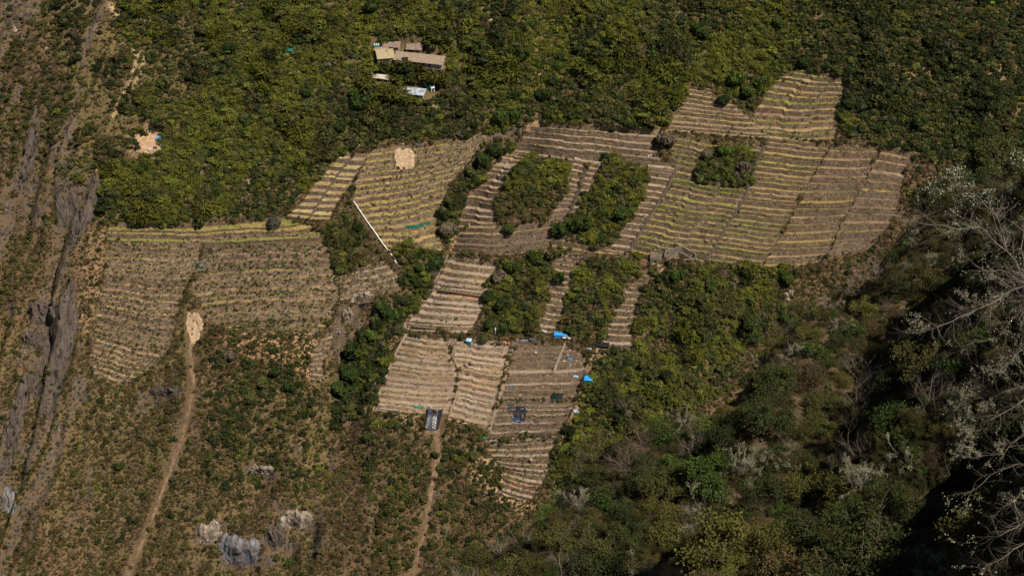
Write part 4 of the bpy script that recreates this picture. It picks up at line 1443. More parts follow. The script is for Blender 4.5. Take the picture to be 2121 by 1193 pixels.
# ------------------------------------------------------------------ stairways between the plots
M_STEP = plain('stair_stone_dark', (.13, .10, .08), .95, .35, 2)
M_STEP2 = plain('stair_stone_pale', (.34, .27, .19), .95, .3, 2)
for line, w, mat, lab in [
        ([(1593, 286), (1569, 332), (1555, 376), (1542, 411), (1516, 451), (1489, 496), (1463, 540)], 1.0, M_STEP, 'long dark stairway slanting down the big right hand terraces'),
        ([(1401, 346), (1383, 386), (1351, 439), (1323, 486), (1303, 521)], .9, M_STEP, 'dark stairway beside the long thicket, between narrow and green plots'),
        ([(1217, 337), (1200, 390), (1174, 453)], 1.3, M_STEP, 'stairway down the middle of the ladder between the thickets'),
        ([(1064, 706), (1050, 752), (1043, 796), (1028, 842), (1013, 890)], 1.6, M_STEP2, 'pale stairway dividing the pale plots from the brown plot'),
        ([(730, 322), (706, 352), (672, 402), (640, 452)], .8, M_STEP, 'narrow stairway splitting the broad upper left treads'),
        ([(944, 702), (937, 736), (952, 768), (946, 816), (932, 856)], .7, M_STEP2, 'slim pale stairway between the two pale lower plots'),
        ([(928, 530), (898, 588), (865, 631), (838, 672), (843, 688), (817, 735), (788, 806), (772, 850)], .8, M_STEP2, 'pale edge path along the ravine side of the lower plots'),
        ([(1170, 712), (1160, 735), (1146, 770)], .9, M_STEP2, 'short pale stairway inside the brown earth plot')]:
    a = along(line, np.linspace(0, 1, 260))
    W = cast(a[:, 0], a[:, 1], ZO)
    d = np.concatenate([[0], np.cumsum(np.linalg.norm(W[1:] - W[:-1], axis=1))])
    mb = MB(); o0 = W[0]
    sdir = (W[-1] - W[0])[:2]; ang = math.atan2(sdir[1], sdir[0]) + math.pi / 2
    k = 0
    for q in np.arange(0, d[-1], .55):
        p = np.array([np.interp(q, d, W[:, i]) for i in range(3)]) - o0
        k += 1
        mb.box((p[0], p[1], p[2] - .85 + .1 * math.sin(k * 7.1)), (w * (1 + .15 * math.sin(k * 3.3)), .62, 2.0), Euler((0, 0, ang + .15 * math.sin(k * 1.7))))
    o = mb.build('stairway', mat, loc=o0.tolist())
    tag(o, lab, 'stairway', 'stairways between the terraces')

# ------------------------------------------------------------------ rocks
def m_rock(name, cols, streak=True):
    t = NT(name)
    st = t.noise(1.1, 5, .65, t.scalevec((1, .2, .25)), .5)
    c = t.ramp(st, [(.28, cols[0]), (.45, cols[1]), (.6, cols[2]), (.75, cols[3])])
    b = t.noise(.5, 4, .6)
    c = t.mix(t.ramp(b, [(.45, 0.0), (.65, .8)]), c, cols[4])
    return t.done(c, .9, t.bump(st, .8, .4), spec=.2)


M_ROCK_B = m_rock('rock_blue_grey', [(.018, .018, .02), (.11, .118, .14), (.20, .21, .24), (.36, .35, .33), (.19, .14, .10)])
M_ROCK_P = m_rock('rock_pale', [(.04, .034, .03), (.20, .165, .13), (.33, .28, .23), (.5, .46, .41), (.22, .155, .10)])
M_ROCK_D = m_rock('rock_dark', [(.015, .014, .015), (.055, .047, .043), (.092, .076, .066), (.20, .175, .15), (.105, .075, .048)])


def rock_mesh(name, seed, mat, cuts=16, sub=3):
    r = np.random.RandomState(seed)
    bm = bmesh.new(); bmesh.ops.create_icosphere(bm, subdivisions=sub, radius=1)
    pl = [(unit(r.normal(0, 1, (1, 3)))[0], r.uniform(.45, .85)) for _ in range(cuts)]
    for v in bm.verts:
        p = np.array(v.co)
        for n_, d_ in pl:
            s_ = p @ n_ - d_
            if s_ > 0:
                p = p - n_ * s_
        p = p * (1 + .10 * (vnoise(np.array([p[0] * 4 + seed]), np.array([p[1] * 4 + p[2] * 3]), seed)[0] - .5))
        v.co = p
    me = bpy.data.meshes.new(name); bm.to_mesh(me); bm.free(); me.materials.append(mat)
    return me


ROCKS = {k: [rock_mesh('boulder', 10 * i + j, m) for i in range(4)] for j, (k, m) in enumerate((('b', M_ROCK_B), ('p', M_ROCK_P), ('d', M_ROCK_D)))}
_SU = cast(500, 600, ZO)[0]


def outcrop(px, py, wpx, hpx, k, label, seed, n=6):
    """a jumble of blocks bedded in the slope"""
    r = np.random.RandomState(seed)
    c = at(px, py); s = mpp(c)
    root = empty('rock_outcrop', c, 0, label, 'rock')
    for i in range(n):
        q = at(px + r.uniform(-.36, .36) * wpx, py + r.uniform(-.34, .34) * hpx)
        kk = k if r.uniform() < .75 else r.choice(list('bpd'))
        o = obj('boulder', ROCKS[kk][r.randint(4)], root, loc=(q - c) + Vector((0, .5, -.35)), rot=(r.uniform(-.5, .5) - .4, r.uniform(-.4, .4), r.uniform(0, 6)),
                scale=(wpx * s * r.uniform(.16, .3), wpx * s * r.uniform(.12, .22), hpx * s * r.uniform(.2, .36)))
    return root


def cliff(px, py, wpx, hpx, k, label, seed, depth=3.0, shear=0.0):
    """a bedded rock face: it stands out of the slope at its top, leans over a little and is broken into blocks"""
    nu, nv = 46, 34
    u = np.linspace(-1, 1, nu); v = np.linspace(0, 1, nv)
    U, Vv = np.meshgrid(u, v)
    top = (fbm(u * 2.3 + seed, u * 0, seed, 3) - .5) * .5
    P_x = px + shear * (Vv - .5) + U * wpx / 2 * (1 - .35 * np.abs(2 * Vv - 1) ** 2) + (fbm(Vv * (5 if hpx < 120 else 22), U * 3, seed, 2) - .5) * (6 if hpx < 120 else 18)
    P_y = py + (Vv - .5) * hpx + top[None] * hpx * (1 - Vv)
    W = cast(P_x.ravel(), P_y.ravel(), ZO).reshape(nv, nu, 3)
    # blocks: stepped noise with joints running mostly down the face
    cu = np.floor(U * 4.5 + 1.2 * fbm(Vv * 3, U * 2, seed + 1, 2) + seed); cv = np.floor(Vv * 3.2 + .9 * fbm(U * 3, Vv * 2, seed + 2, 2) + .3 * cu)
    blk = hash2(cu, cv, seed)
    env = np.clip(1 - np.abs(U) ** 5, 0, 1) * np.clip(Vv * 9, 0, 1) * np.clip((1 - Vv) * 1.6, 0, 1)
    out = depth * env * (.35 + .8 * blk + .35 * fbm(U * 9, Vv * 5, seed + 3, 2)) - .5 * (1 - env)
    nrm = np.array([-.1, -.72, .68])
    W = W + out[..., None] * nrm
    c = W[nv // 2, nu // 2].copy()
    root = empty('cliff_outcrop', c.tolist(), 0, label, 'rock')
    obj('rock', mesh_np('rock', (W - c).reshape(-1, 3), grid_faces(nv, nu)[:, ::-1], [dict(b=M_ROCK_B, p=M_ROCK_P, d=M_ROCK_D)[k]]), root)
    return root


cliff(497, 1142, 96, 66, 'b', 'blue grey cliff face in the scrub at the very bottom', 3, 3.2)
cliff(436, 1106, 52, 56, 'p', 'tan and grey ledge left of the blue grey cliff', 4, 2)
cliff(612, 1076, 76, 46, 'p', 'pale streaked cliff above and right of the blue one', 5, 2.3)
cliff(570, 1112, 46, 54, 'd', 'black stained overhang under the pale streaked cliff', 6, 2.8)
cliff(544, 974, 52, 24, 'p', 'low pale rock band between the scrub and the dark bushes', 7, 2)
cliff(748, 620, 44, 28, 'p', 'tan rock hollow at the edge of the wooded ravine', 8, 2.5)
cliff(720, 656, 24, 34, 'p', 'white rock rib below the tan hollow', 9, 2)
cliff(345, 812, 76, 26, 'd', 'dark rock band under the landslide plot', 10, 2)
cliff(88, 652, 60, 46, 'd', 'dark overhanging ledge beside the grey slab', 11, 5)
cliff(72, 706, 46, 40, 'd', 'broken black rock above the clear slope at left', 12, 4)
cliff(140, 440, 56, 84, 'd', 'broken dark rock face under the scrub point', 13, 2)
cliff(66, 790, 40, 40, 'd', 'dark rock block low on the left edge slope', 14, 3)
cliff(112, 760, 58, 330, 'd', 'tall dark smooth rock slab running down the left cliff', 16, 1.3, -92)
cliff(172, 455, 40, 190, 'd', 'narrow brown rock rib under the scrub point at left', 17, 1.2, -70)
cliff(30, 900, 34, 260, 'd', 'dark streaked rock rib on the far left edge', 18, 1.3, -60)
cliff(60, 330, 30, 190, 'd', 'broken dark rib on the upper left slope', 19, 1.2, -40)
cliff(20, 1040, 30, 60, 'b', 'bluish rock rib at the lower left edge', 15, 2.5)
for i, a in enumerate([
        
        
        
        (702, 684, 36, 18, 'b', 'grey boulders beside the white rock rib', 5),
        (1632, 615, 40, 34, 'p', 'sunlit pale rock on the crest of the near spur', 6), (1598, 640, 26, 28, 'd', 'dark lichen spotted rock on the left lip of the spur', 5),
        
        (105, 505, 18, 16, 'p', 'small white rock patch above the slab', 4),
        (86, 525, 16, 10, 'p', 'white rock chip beside the slab ledge', 3), 
        (1986, 202, 24, 12, 'p', 'white rocks in the dark scrub at upper right', 4), (1362, 300, 16, 26, 'b', 'pale blue rock under the lone grey tree', 4),
        (40, 70, 26, 30, 'p', 'pale rock scar in the upper left corner', 5), (102, 106, 30, 14, 'p', 'light rubble under the upper left scar', 4),
        (225, 685 + 420, 40, 20, 'd', 'low dark ledge in the lower left scrub', 4),
        (680, 800, 20, 10, 'p', 'white boulder with black shadow below the stone ladder', 3),
        (1395, 447, 12, 8, 'd', 'dark boulder lying on the green tinted plot', 3), (1624, 338, 12, 9, 'd', 'dark rock lump on the big right terraces', 3)]):
    outcrop(*a[:6], 900 + i, a[6])

# ------------------------------------------------------------------ single trees
M_CROWN = m_leaf('crown_leaves', .25, None, .5, 1.4)
CROWNS = [mesh_np('crown', *clump(700 + i, 1500, .095, 9 + i, .8, .6, .3, 1.5, .7, .5), [M_CROWN]) for i in range(4)]
TRUNKS = []
for i in range(3):
    r_ = np.random.RandomState(720 + i)
    sg = [((0, 0, -.15), (.03, .02, .28), .07, .05), ((.03, .02, .28), (0, .05, .5), .05, .035)]
    for k in range(5):
        a = k * 1.26 + r_.uniform(-.3, .3)
        sg.append(((.03, .02, .2 + .05 * k), (.45 * math.cos(a), .45 * math.sin(a), .55 + .1 * r_.uniform()), .035, .012))
    TRUNKS.append(mesh_np('trunk', *tubes(sg, 6), [M_BARK]))


def tree(px, py, rpx, tint, label, group=None, name='tree', tall=1.0, seed=0, cat='tree'):
    """px, py: centre of the crown in the picture; rpx: its half width"""
    w = at(px, py + rpx * .75 * tall)
    s = rpx * mpp(w) * 1.4
    o = empty(name, (w.x, w.y, w.z - .1), seed * 1.7, label, cat, group)
    o.scale = (s, s, s * tall)
    c_ = obj('crown', CROWNS[seed % 4], o, loc=(0, 0, .1)); c_['tint'] = [float(x) for x in tint]
    obj('trunk', TRUNKS[seed % 3], o)
    return o


DG, DG2, OL, GB, BG = (.034, .054, .013), (.052, .078, .016), (.085, .09, .03), (.165, .135, .095), (.075, .12, .02)
TREES = [
    (1035, 236, 21, DG2, 'big round dark green tree at the head of the ravine'), (1066, 241, 15, DG2, 'flat crowned tree right of the round ravine tree'),
    (1124, 196, 17, DG, 'dark tree in the gully above the wide band'), (1146, 166, 14, DG, 'smaller dark tree higher up the same gully'), (1132, 236, 14, DG, 'dark bush tree just above the top terrace wall'),
    (1068, 197, 13, DG, 'dark green tree left of the gully'), (750, 214, 22, DG, 'large dark tree below the tin roofed hut'), (705, 261, 14, DG, 'dark tree above the broad upper left treads'),
    (632, 190, 16, DG, 'lone dark tree in the yellow green forest'), (735, 190, 17, DG2, 'leafy tree left of the lower hut'), (775, 12, 17, DG2, 'dark tree cut by the top edge'),
    (850, 155, 15, DG, 'dark tree in front of the long house'), (835, 152, 12, DG, 'small dark tree beside the lower hut'), (1162, 118, 14, DG, 'dark tree near the upper gully'), (1200, 98, 13, DG, 'dark tree in the middle of the upper forest'),
    (1155, 135, 12, DG2, 'small green tree among the upper gully trees'), (1205, 462, 22, DG2, 'round dark tree at the foot of the long thicket'), (1160, 474, 19, DG, 'dark wide tree at the left foot of the long thicket'),
    (1290, 437, 20, DG2, 'bushy dark tree on the right edge of the long thicket'), (1246, 436, 13, DG2, 'small dark tree inside the long thicket'), (1153, 520, 17, OL, 'open crowned tree under the long thicket'),
    (1160, 574, 13, DG, 'flat topped dark tree between the lower thickets'), (1057, 472, 13, DG2, 'single round bush on the band under the left thicket'), (568, 460, 16, (.07, .075, .055), 'single grey green round bush on the tall walled band'),
    (1046, 622, 18, DG, 'dark tree in the left lower thicket'), (1036, 570, 15, GB, 'bare grey tree at the top of the left lower thicket'), (1062, 548, 15, DG2, 'dark tree at the upper left of the lower thicket'),
    (1108, 530, 17, DG2, 'wide dark tree topping the left lower thicket'), (1016, 665, 13, DG, 'small dark tree above the pale stair corner'), (1010, 610, 14, DG, 'dark tree on the left side of the lower thicket'),
    (1402, 566, 15, DG2, 'dark round tree below the ruined stone house'), (862, 580, 13, DG, 'dark tree right of the white pipe end'), (868, 548, 12, DG2, 'dark shrub tree by the white pipe end'),
    (800, 640, 17, DG, 'dark tree in the ravine beside the seed beds'), (788, 628, 13, DG2, 'smaller ravine tree left of the seed beds'), (735, 722, 22, DG, 'large bluish dark tree low in the ravine'),
    (722, 765, 20, DG, 'dark tree below the large bluish ravine tree'), (702, 800, 20, DG2, 'bright topped tree at the foot of the ravine'), (770, 690, 16, BG, 'light green tree in the middle of the ravine'),
    (1000, 328, 18, DG, 'dark ravine tree beside the left strip'), (1022, 308, 15, DG, 'dark tree at the ravine top under the big round tree'), (975, 356, 16, OL, 'olive ravine tree left of the left strip'),
    (985, 372, 14, DG, 'dark ravine tree hugging the left strip'), (930, 415, 13, OL, 'olive bush tree low in the upper ravine'), (925, 470, 17, GB, 'brownish tree at the end of the upper ravine'), (915, 440, 13, DG, 'dark tree near the green net'),
    (1376, 288, 20, GB, 'lone grey brown tree at the right end of the wide band'), (1270, 266, 8, DG, 'small dark tree growing on the top wall of the wide band'), (1462, 316, 13, GB, 'greyish bush at the left of the square thicket'),
    (1540, 345, 15, GB, 'brown bush at the right of the square thicket'), (1500, 312, 14, BG, 'bright bush on top of the square thicket'), (1498, 205, 15, DG, 'dark bush at the left of the hanging clump'),
    (1545, 185, 20, DG2, 'dark leafy tree in the middle of the hanging clump'), (1575, 170, 17, DG2, 'dark tree at the right of the hanging clump'), (1525, 165, 18, BG, 'green tree at the top of the hanging clump'),
    (1665, 128, 14, DG, 'dark tree over the topmost terrace corner'), (1755, 215, 15, DG, 'dark tree at the right edge of the topmost plot'), (600, 1163, 15, DG2, 'single dark green bush near the bottom cliffs'),
    (250, 905 + 60, 9, DG, 'small dark bush left of the landslide'), (760, 902, 10, DG2, 'dark bush left of the black tarp chute'), (902, 640 + 300, 9, DG2, 'small bush on the right side of the lower slide'),
    (545, 790, 17, OL, 'olive tree in the dark scrub below the dry plot'), (575, 765, 15, DG, 'dark tree in the scrub below the dry plot'), (520, 820, 14, OL, 'lower olive tree in the dark scrub'), (600, 800, 14, DG, 'dark tree right of the olive scrub trees'),
    (478, 735, 13, GB, 'brown tree at the top of the lower scrub'), (985, 700 + 240, 13, OL, 'olive shrub left of the lowest terraces'), (1003, 700, 10, OL, 'grey green bush on the earth below the seed beds'),
    (160, 120, 12, DG, 'small dark tree in the upper left slope'), (345, 170, 14, OL, 'olive tree above the clearing'), (420, 60, 14, OL, 'olive tree near the top left trail'), (505, 240, 13, OL, 'olive tree in the left forest'),
    (330, 245, 13, DG2, 'dark tree just above the clearing'), (300, 345, 14, DG2, 'dark bush below the clearing'), (480, 95, 13, DG, 'dark tree in the upper left forest'), (575, 300, 14, OL, 'olive tree in the yellow green slope'),
    (1560, 655, 26, (.055, .07, .018), 'large dense round bush left of the spur rock'), (1475, 590, 15, DG2, 'dark bush in the right hand scrub'), (1335, 640 + 110, 13, OL, 'olive bush below the overgrown strip'),
    (1460, 690, 16, OL, 'olive tree in the middle of the right hand scrub'), (1630, 570, 16, DG2, 'dark tree where the scrub meets the big terraces'), (1850, 205, 15, DG, 'dark tree in the upper right scrub'),
    (1900, 250, 16, DG, 'dark tree right of the second terrace column'), (1980, 120, 15, OL, 'olive tree in the far upper right'), (1450, 60, 17, DG2, 'dark tree in the upper forest'), (1610, 45, 17, DG2, 'dark tree near the top edge right of centre'),
    (1330, 60, 15, OL, 'olive tree in the upper forest right of the gully'), (1005, 95, 14, OL, 'olive tree right of the long house')]
for i, (px_, py_, r_, tn, lab) in enumerate(TREES):
    tree(px_, py_, r_, np.array(tn) * (1 + .12 * math.sin(i * 2.3)), lab, tall=1.0 + .25 * math.sin(i * 1.3), seed=i)
# agaves: pale blue green rosettes on the weedy plots and by the clearing
M_AGAVE = plain('agave_leaf', (.20, .26, .235), .6, .3, 3)
r_ = np.random.RandomState(8)
n = 34
d = unit(r_.normal(0, 1, (n, 3)) * [1, 1, .3] + [0, 0, .75])
av, af = quads(d * .5, unit(np.cross(d, np.cross(d, [0, 0, 1.0]))), d, np.full(n, .10), np.full(n, .52))
AGAVE = mesh_np('agave', av, af, [M_AGAVE])
for i, (px_, py_, s_) in enumerate([(412, 546, 1.7), (418, 552, 1.5), (426, 545, 1.3), (430, 548, 1.2), (405, 564, 1.3), (414, 562, 1.4), (421, 561, 1.4), (432, 538, 1.0), (596, 555, 1.2), (592, 550, 1.0), (580, 607, 1.5), (585, 615, 1.2), (640, 555, 1.0), (636, 547, 1.0),
                                    (228, 715, 1.5), (573, 540, .9), (690, 620, 1.0), (509, 645, .8), (334, 304, 1.3), (340, 302, 1.2), (304, 322, 1.2), (310, 323, 1.1), (316, 323, 1.1), (298, 323, 1.0), (357, 308, 1.2)]):
    w = hit(px_, py_)
    o = obj('agave', AGAVE, None, w, (0, 0, i * 1.3), s_)
    tag(o, ('pale blue green agave in the cluster at the crease of the weedy plots' if px_ < 450 and px_ > 400 else 'pale agave rosette standing apart among the weedy terraces') if py_ > 400 else 'blue green agave rosette beside the bare clearing', 'agave', 'agaves on the weedy plots' if py_ > 400 else 'agaves by the clearing')
# ------------------------------------------------------------------ buildings and shelters
M_THATCH = plain('roof_weathered_tan', (.26, .20, .145), .9, .3, 1.1)
M_THATCH2 = plain('roof_weathered_straw', (.33, .27, .165), .9, .25, 1.1)
M_ADOBE = plain('wall_adobe', (.36, .26, .18), .9, .2, .8)
M_WHITEWALL = plain('wall_whitewash', (.62, .58, .52), .85, .12, .8)
M_DARKWOOD = plain('dark_timber', (.05, .04, .03), .8, .3, 3)
M_TEAL = plain('paint_teal', (.02, .13, .105), .5, .2, 2)
M_GREENNET = plain('green_shade_net', (.006, .17, .105), .7, .3, 2.5)
M_BLUE = plain('blue_tarp', (.03, .27, .62), .45, .3, 1.6, .5)
M_PALEBLUE = plain('pale_blue_sheet', (.33, .50, .68), .4, .25, 1.4, .5)
M_BLACK = plain('black_plastic', (.012, .013, .018), .42, .3, 2.0, .5)
M_WHITE = plain('white_plastic', (.74, .74, .72), .5, .1, 2)
M_ORANGE = plain('orange_net', (.52, .15, .07), .7, .25, 2)
M_RUSTNET = plain('faded_red_net', (.32, .13, .08), .8, .3, 2)
M_POLE = plain('pole_wood', (.30, .22, .14), .85, .3, 3)
M_SKIN = plain('skin', (.30, .16, .10), .6, .1, 5)


def m_tin(name, a, b, c_):
    t = NT(name)
    f = t.noise(.55, 4, .6); g = t.noise(2.0, 3, .6)
    c = t.ramp(f, [(.35, a), (.5, b), (.62, c_)])
    c = t.mix(.4, c, t.ramp(g, [(.3, .6), (.7, 1.3)]), 'MULTIPLY')
    return t.done(c, .5, None, spec=.5)


M_TIN = m_tin('roof_tin_pale', (.40, .47, .56), (.34, .39, .46), (.19, .15, .13))
M_RUST = m_tin('roof_tin_rusty', (.14, .135, .15), (.20, .17, .16), (.36, .17, .08))


def shed(name, label, cat, px, py, w, d, hf, hb, rz, roofm, wallm, openings=(), over=.45, ridge=None, sheets=0):
    """a small building: walls with a roof falling to the front (or two falls about a ridge), its openings as parts. px, py: middle of the front foot"""
    p = hit(px, py) if hull_clear(np.array([px]), np.array([py]))[0] else at(px, py)
    root = empty(name, p, R(rz), label, cat)
    zb = -1.5
    w2 = w / 2

    def wallh(y):
        if ridge is None:
            return hf + (hb - hf) * y / d
        return (hf + (ridge - hf) * min(y, d - y) / (d / 2))
    mb = MB()
    th = .18
    mb.box((0, th / 2, (hf + zb) / 2), (w, th, hf - zb))
    mb.box((0, d - th / 2, ((hb if ridge is None else hf) + zb) / 2), (w, th, (hb if ridge is None else hf) - zb))
    for sx in (-1, 1):
        xa, xb = sx * w2, sx * (w2 - th)
        ys = [th, d / 2, d - th]
        for y0, y1 in zip(ys[:-1], ys[1:]):
            a = [(xa, y0, zb), (xa, y1, zb), (xa, y1, wallh(y1) - .02), (xa, y0, wallh(y0) - .02)]
            b = [(xb, q[1], q[2]) for q in a]
            mb.quad(*a); mb.quad(*b[::-1]); mb.quad(a[3], a[2], b[2], b[3])
    mb.build('wall', wallm, root)
    rt = .14

    def roof_plane(y0, z0, y1, z1, nm='roof'):
        r_ = MB()
        n = max(2, int(w / .9)); rr = np.random.RandomState(int(abs(px * 7 + y0 * 13)) % 9999)
        xs = np.linspace(-w2 - over, w2 + over, n + 1)
        for i in range(n):                      # overlapping sheets, slightly uneven
            dz = rr.uniform(-.03, .05) + .012 * (i % 2)
            e0 = rr.uniform(-.12, .06)
            a = [(xs[i], y0 + e0, z0 + dz), (xs[i + 1] - .01, y0 + e0, z0 + dz), (xs[i + 1] - .01, y1, z1 + dz), (xs[i], y1, z1 + dz)]
            b = [(q[0], q[1], q[2] - rt) for q in a]
            r_.quad(*a); r_.quad(*b[::-1])
            for j in range(4):
                k = (j + 1) % 4
                r_.quad(a[j], b[j], b[k], a[k])
        r_.build(nm, roofm, root)
    if ridge is None:
        s_ = (hb - hf) / d
        roof_plane(-over, hf - s_ * over + rt, d + over, hb + s_ * over + rt)
    else:
        s_ = (ridge - hf) / (d / 2)
        roof_plane(-over, hf - s_ * over + rt, d / 2, ridge + rt)
        roof_plane(d / 2 + .01, ridge + rt, d + over, hf - s_ * over + rt)
    for nm, x, wd, z0, z1, mt in openings:
        o_ = MB()
        o_.box((x, -.03, (z0 + z1) / 2), (wd, .1, z1 - z0))
        o_.build(nm, mt, root)
    return root


M_DARK = plain('dark_opening', (.012, .011, .01), .9, .2, 2)
shed('long_house', 'long low house with a wide weathered tan roof in the forest', 'house', 866, 136, 27, 5.4, 2.3, 3.9, -14, M_THATCH, M_ADOBE,
     [('window', -8, 3.2, .6, 2.1, M_DARK), ('window', -3, 3.4, .6, 2.1, M_DARK), ('window', 2, 3.2, .6, 2.1, M_DARK), ('door', 6.5, 1.3, 0, 2.1, M_DARKWOOD), ('post', 12.6, .8, 0, 2.2, M_WHITEWALL)], .8)
shed('side_house', 'short straw coloured wing at the left end of the long house', 'house', 800, 128, 8.5, 6, 2.2, 4.0, 12, M_THATCH2, M_ADOBE, [('door', 1.5, 1.2, 0, 2.0, M_TEAL), ('window', -2, 1.2, .8, 1.8, M_DARK)], .7)
shed('porch_roof', 'low tan porch roof left of the straw coloured wing', 'shed', 789, 113, 7, 3, 2.1, 2.6, -10, M_THATCH, M_ADOBE, [('door', 0, 1.2, 0, 1.9, M_DARK)], .5)
shed('rusty_shed', 'rusty tin roofed shed with teal doors behind the long house', 'shed', 809, 106, 9, 4.2, 2.5, 3.6, -10, M_RUST, M_ADOBE, [('door', -1.2, 1.1, 0, 2.1, M_TEAL), ('door', 1.6, 1.1, 0, 2.1, M_TEAL), ('window', -3.2, 1.3, .8, 1.9, M_DARK)], .5)
shed('tin_shed', 'rust patched tin shed with an orange brown end wall', 'shed', 857, 112, 8.2, 5, 2.6, 4.0, -8, M_RUST, plain('wall_orange_adobe', (.34, .19, .11), .9, .2, .8), [('window', -2, 2.4, .9, 2.1, M_DARK), ('door', 2.2, 1.1, 0, 2.1, M_DARKWOOD)], .5)
shed('lean_to', 'small grey lean to below the straw coloured wing', 'shed', 788, 129, 3.6, 2.6, 1.9, 2.5, 12, m_tin('roof_tin_grey', (.33, .32, .34), (.28, .27, .29), (.22, .19, .18)), M_ADOBE, [('door', 0, .9, 0, 1.7, M_DARK)], .3)
shed('dark_hut', 'open fronted hut under a thin pale roof left of the tin roof', 'hut', 786, 170, 10, 3, 2.1, 2.7, -15, m_tin('roof_pale', (.55, .53, .48), (.5, .46, .4), (.38, .31, .24)), M_ADOBE, [('opening', -1.5, 5.6, .1, 1.9, M_DARK), ('opening', 3.4, 2.4, .3, 1.9, M_DARK)], .4)
shed('tin_hut', 'hut with a bright pale blue tin roof and a brown patch', 'hut', 849, 202, 15, 4.8, 2.2, 3.2, -14, M_TIN, M_ADOBE, [('opening', -2, 4.5, .2, 1.9, M_DARK), ('door', 4.2, 1.1, 0, 1.9, M_DARKWOOD)], .6)
shed('teal_hut', 'tiny teal roofed hut half hidden in the upper forest', 'hut', 601, 113, 4.5, 3.0, 2.0, 2.6, -6, M_TEAL, M_DARKWOOD, [('door', 0, .9, 0, 1.7, M_DARK)], .4)
shed('grey_hut', 'small grey roofed hut hidden in the forest above the terraces', 'hut', 612, 159, 5.2, 3.0, 2.0, 3.0, 10, m_tin('roof_tin_dull', (.30, .27, .26), (.24, .215, .21), (.18, .15, .13)), M_DARKWOOD, [('door', 0, .9, 0, 1.7, M_DARK)], .4)
shed('outhouse', 'white outhouse with a dark doorway beside the green shelter', 'outhouse', 897, 191, 2.0, 1.8, 2.3, 2.5, 6, M_WHITE, M_WHITEWALL, [('door', 0, .8, .1, 1.8, M_DARK)], .15)


def shelter(name, label, px, py, w, d, h, rz, topm, sidem, crumple=.15, open_front=False, low=0.0, cat='shelter'):
    """a pole frame hung with net or sheet, a loose sheet over the top. low: the side cloth stops this far above the ground"""
    p = hit(px, py)
    root = empty(name, p, R(rz), label, cat)
    fr = MB()
    for sx in (-1, 1):
        for y in (0, d):
            fr.bar((sx * w / 2, y, -1.0), (sx * w / 2, y, h + .1), .06)
    fr.build('frame', M_POLE, root)
    k = np.random.RandomState(int(px))

    def cloth(nm, a, b, mt, n=7):
        """hanging cloth between two feet a, b"""
        V = []
        for z in np.linspace(low - (0 if low else .8), h, 4):
            for q in np.linspace(0, 1, n):
                x = a[0] * (1 - q) + b[0] * q; y = a[1] * (1 - q) + b[1] * q
                nx, ny = -(b[1] - a[1]), (b[0] - a[0]); L = math.hypot(nx, ny)
                o_ = k.uniform(-.08, .08)
                V.append((x + nx / L * o_, y + ny / L * o_, z))
        obj(nm, mesh_np(nm, np.array(V), grid_faces(4, n), [mt]), root)
    c4 = [(-w / 2, -.02), (w / 2, -.02), (w / 2, d), (-w / 2, d)]
    for i in range(4):
        if i == 0 and open_front:
            continue
        cloth('side_cloth', c4[i], c4[(i + 1) % 4], sidem)
    V = []
    n = 7
    for y in np.linspace(-.25, d + .25, n):
        for x in np.linspace(-w / 2 - .25, w / 2 + .25, n):
            e = max(abs(x) / (w / 2 + .25), abs(y - d / 2) / (d / 2 + .25))
            V.append((x, y, h + .22 + .25 * h / 3 * (y / d) + k.uniform(-crumple, crumple) - .3 * (e > .95)))
    obj('roof_sheet', mesh_np('roof_sheet', np.array(V), grid_faces(n, n), [topm]), root)
    return root


shelter('latrine', 'narrow green latrine with a pale blue top at the edge of the pale plots', 970, 716, 2.4, 2.0, 3.0, -18, M_PALEBLUE, plain('latrine_green', (.02, .17, .15), .7, .3, 2), .03, cat='latrine')
shelter('latrine', 'green netted latrine with a crumpled bright blue sheet on top', 1218, 798, 3.9, 3.2, 3.2, -8, M_BLUE, M_GREENNET, .28, cat='latrine')
shelter('net_shelter', 'squat green netted shelter with a black plastic roof', 1154, 829, 4.8, 3.0, 2.0, -12, M_BLACK, M_GREENNET, .2)
shelter('net_shelter', 'green shelter beside the white outhouse in the forest', 889, 186, 3.6, 2.6, 2.3, -12, M_GREENNET, M_GREENNET, .1)
shelter('tarp_shelter', 'bright blue tarp shelter on the bank above the brown plot', 1161, 700, 6.4, 3.0, 1.8, -6, M_BLUE, M_BLUE, .2)
shelter('tarp_shelter', 'dark open shelter with a blue front edge at the scrub side', 1248, 723, 6.2, 3.0, 1.9, -4, M_BLACK, M_BLACK, .08, True)
shelter('tarp_shelter', 'small blue tarp shelter at the right side of the bare clearing', 328, 293, 2.6, 1.8, 1.5, 4, M_BLUE, M_BLUE, .12)
shelter('tank_stand', 'teal stand with white containers behind the long house', 780, 107, 3.0, 2.4, 3.0, 0, M_TEAL, M_TEAL, .02)
for i, dx_ in enumerate((-5, 0, 5)):
    p = at(780 + dx_ * .8, 93)
    p = Vector((at(780, 107).x + dx_ * .22, at(780, 107).y + 1.0, at(780, 107).z + 3.3))
    mb = MB(); mb.bar((0, 0, 0), (0, 0, .9), .42, .38, 8); mb.bar((0, 0, .9), (0, 0, 1.02), .18, .18, 8)
    tag(mb.build('container', M_WHITE, None, loc=p), ['left white container on the teal stand', 'middle white container on the teal stand', 'right white container on the teal stand'][i], 'container', 'white containers on the stand')


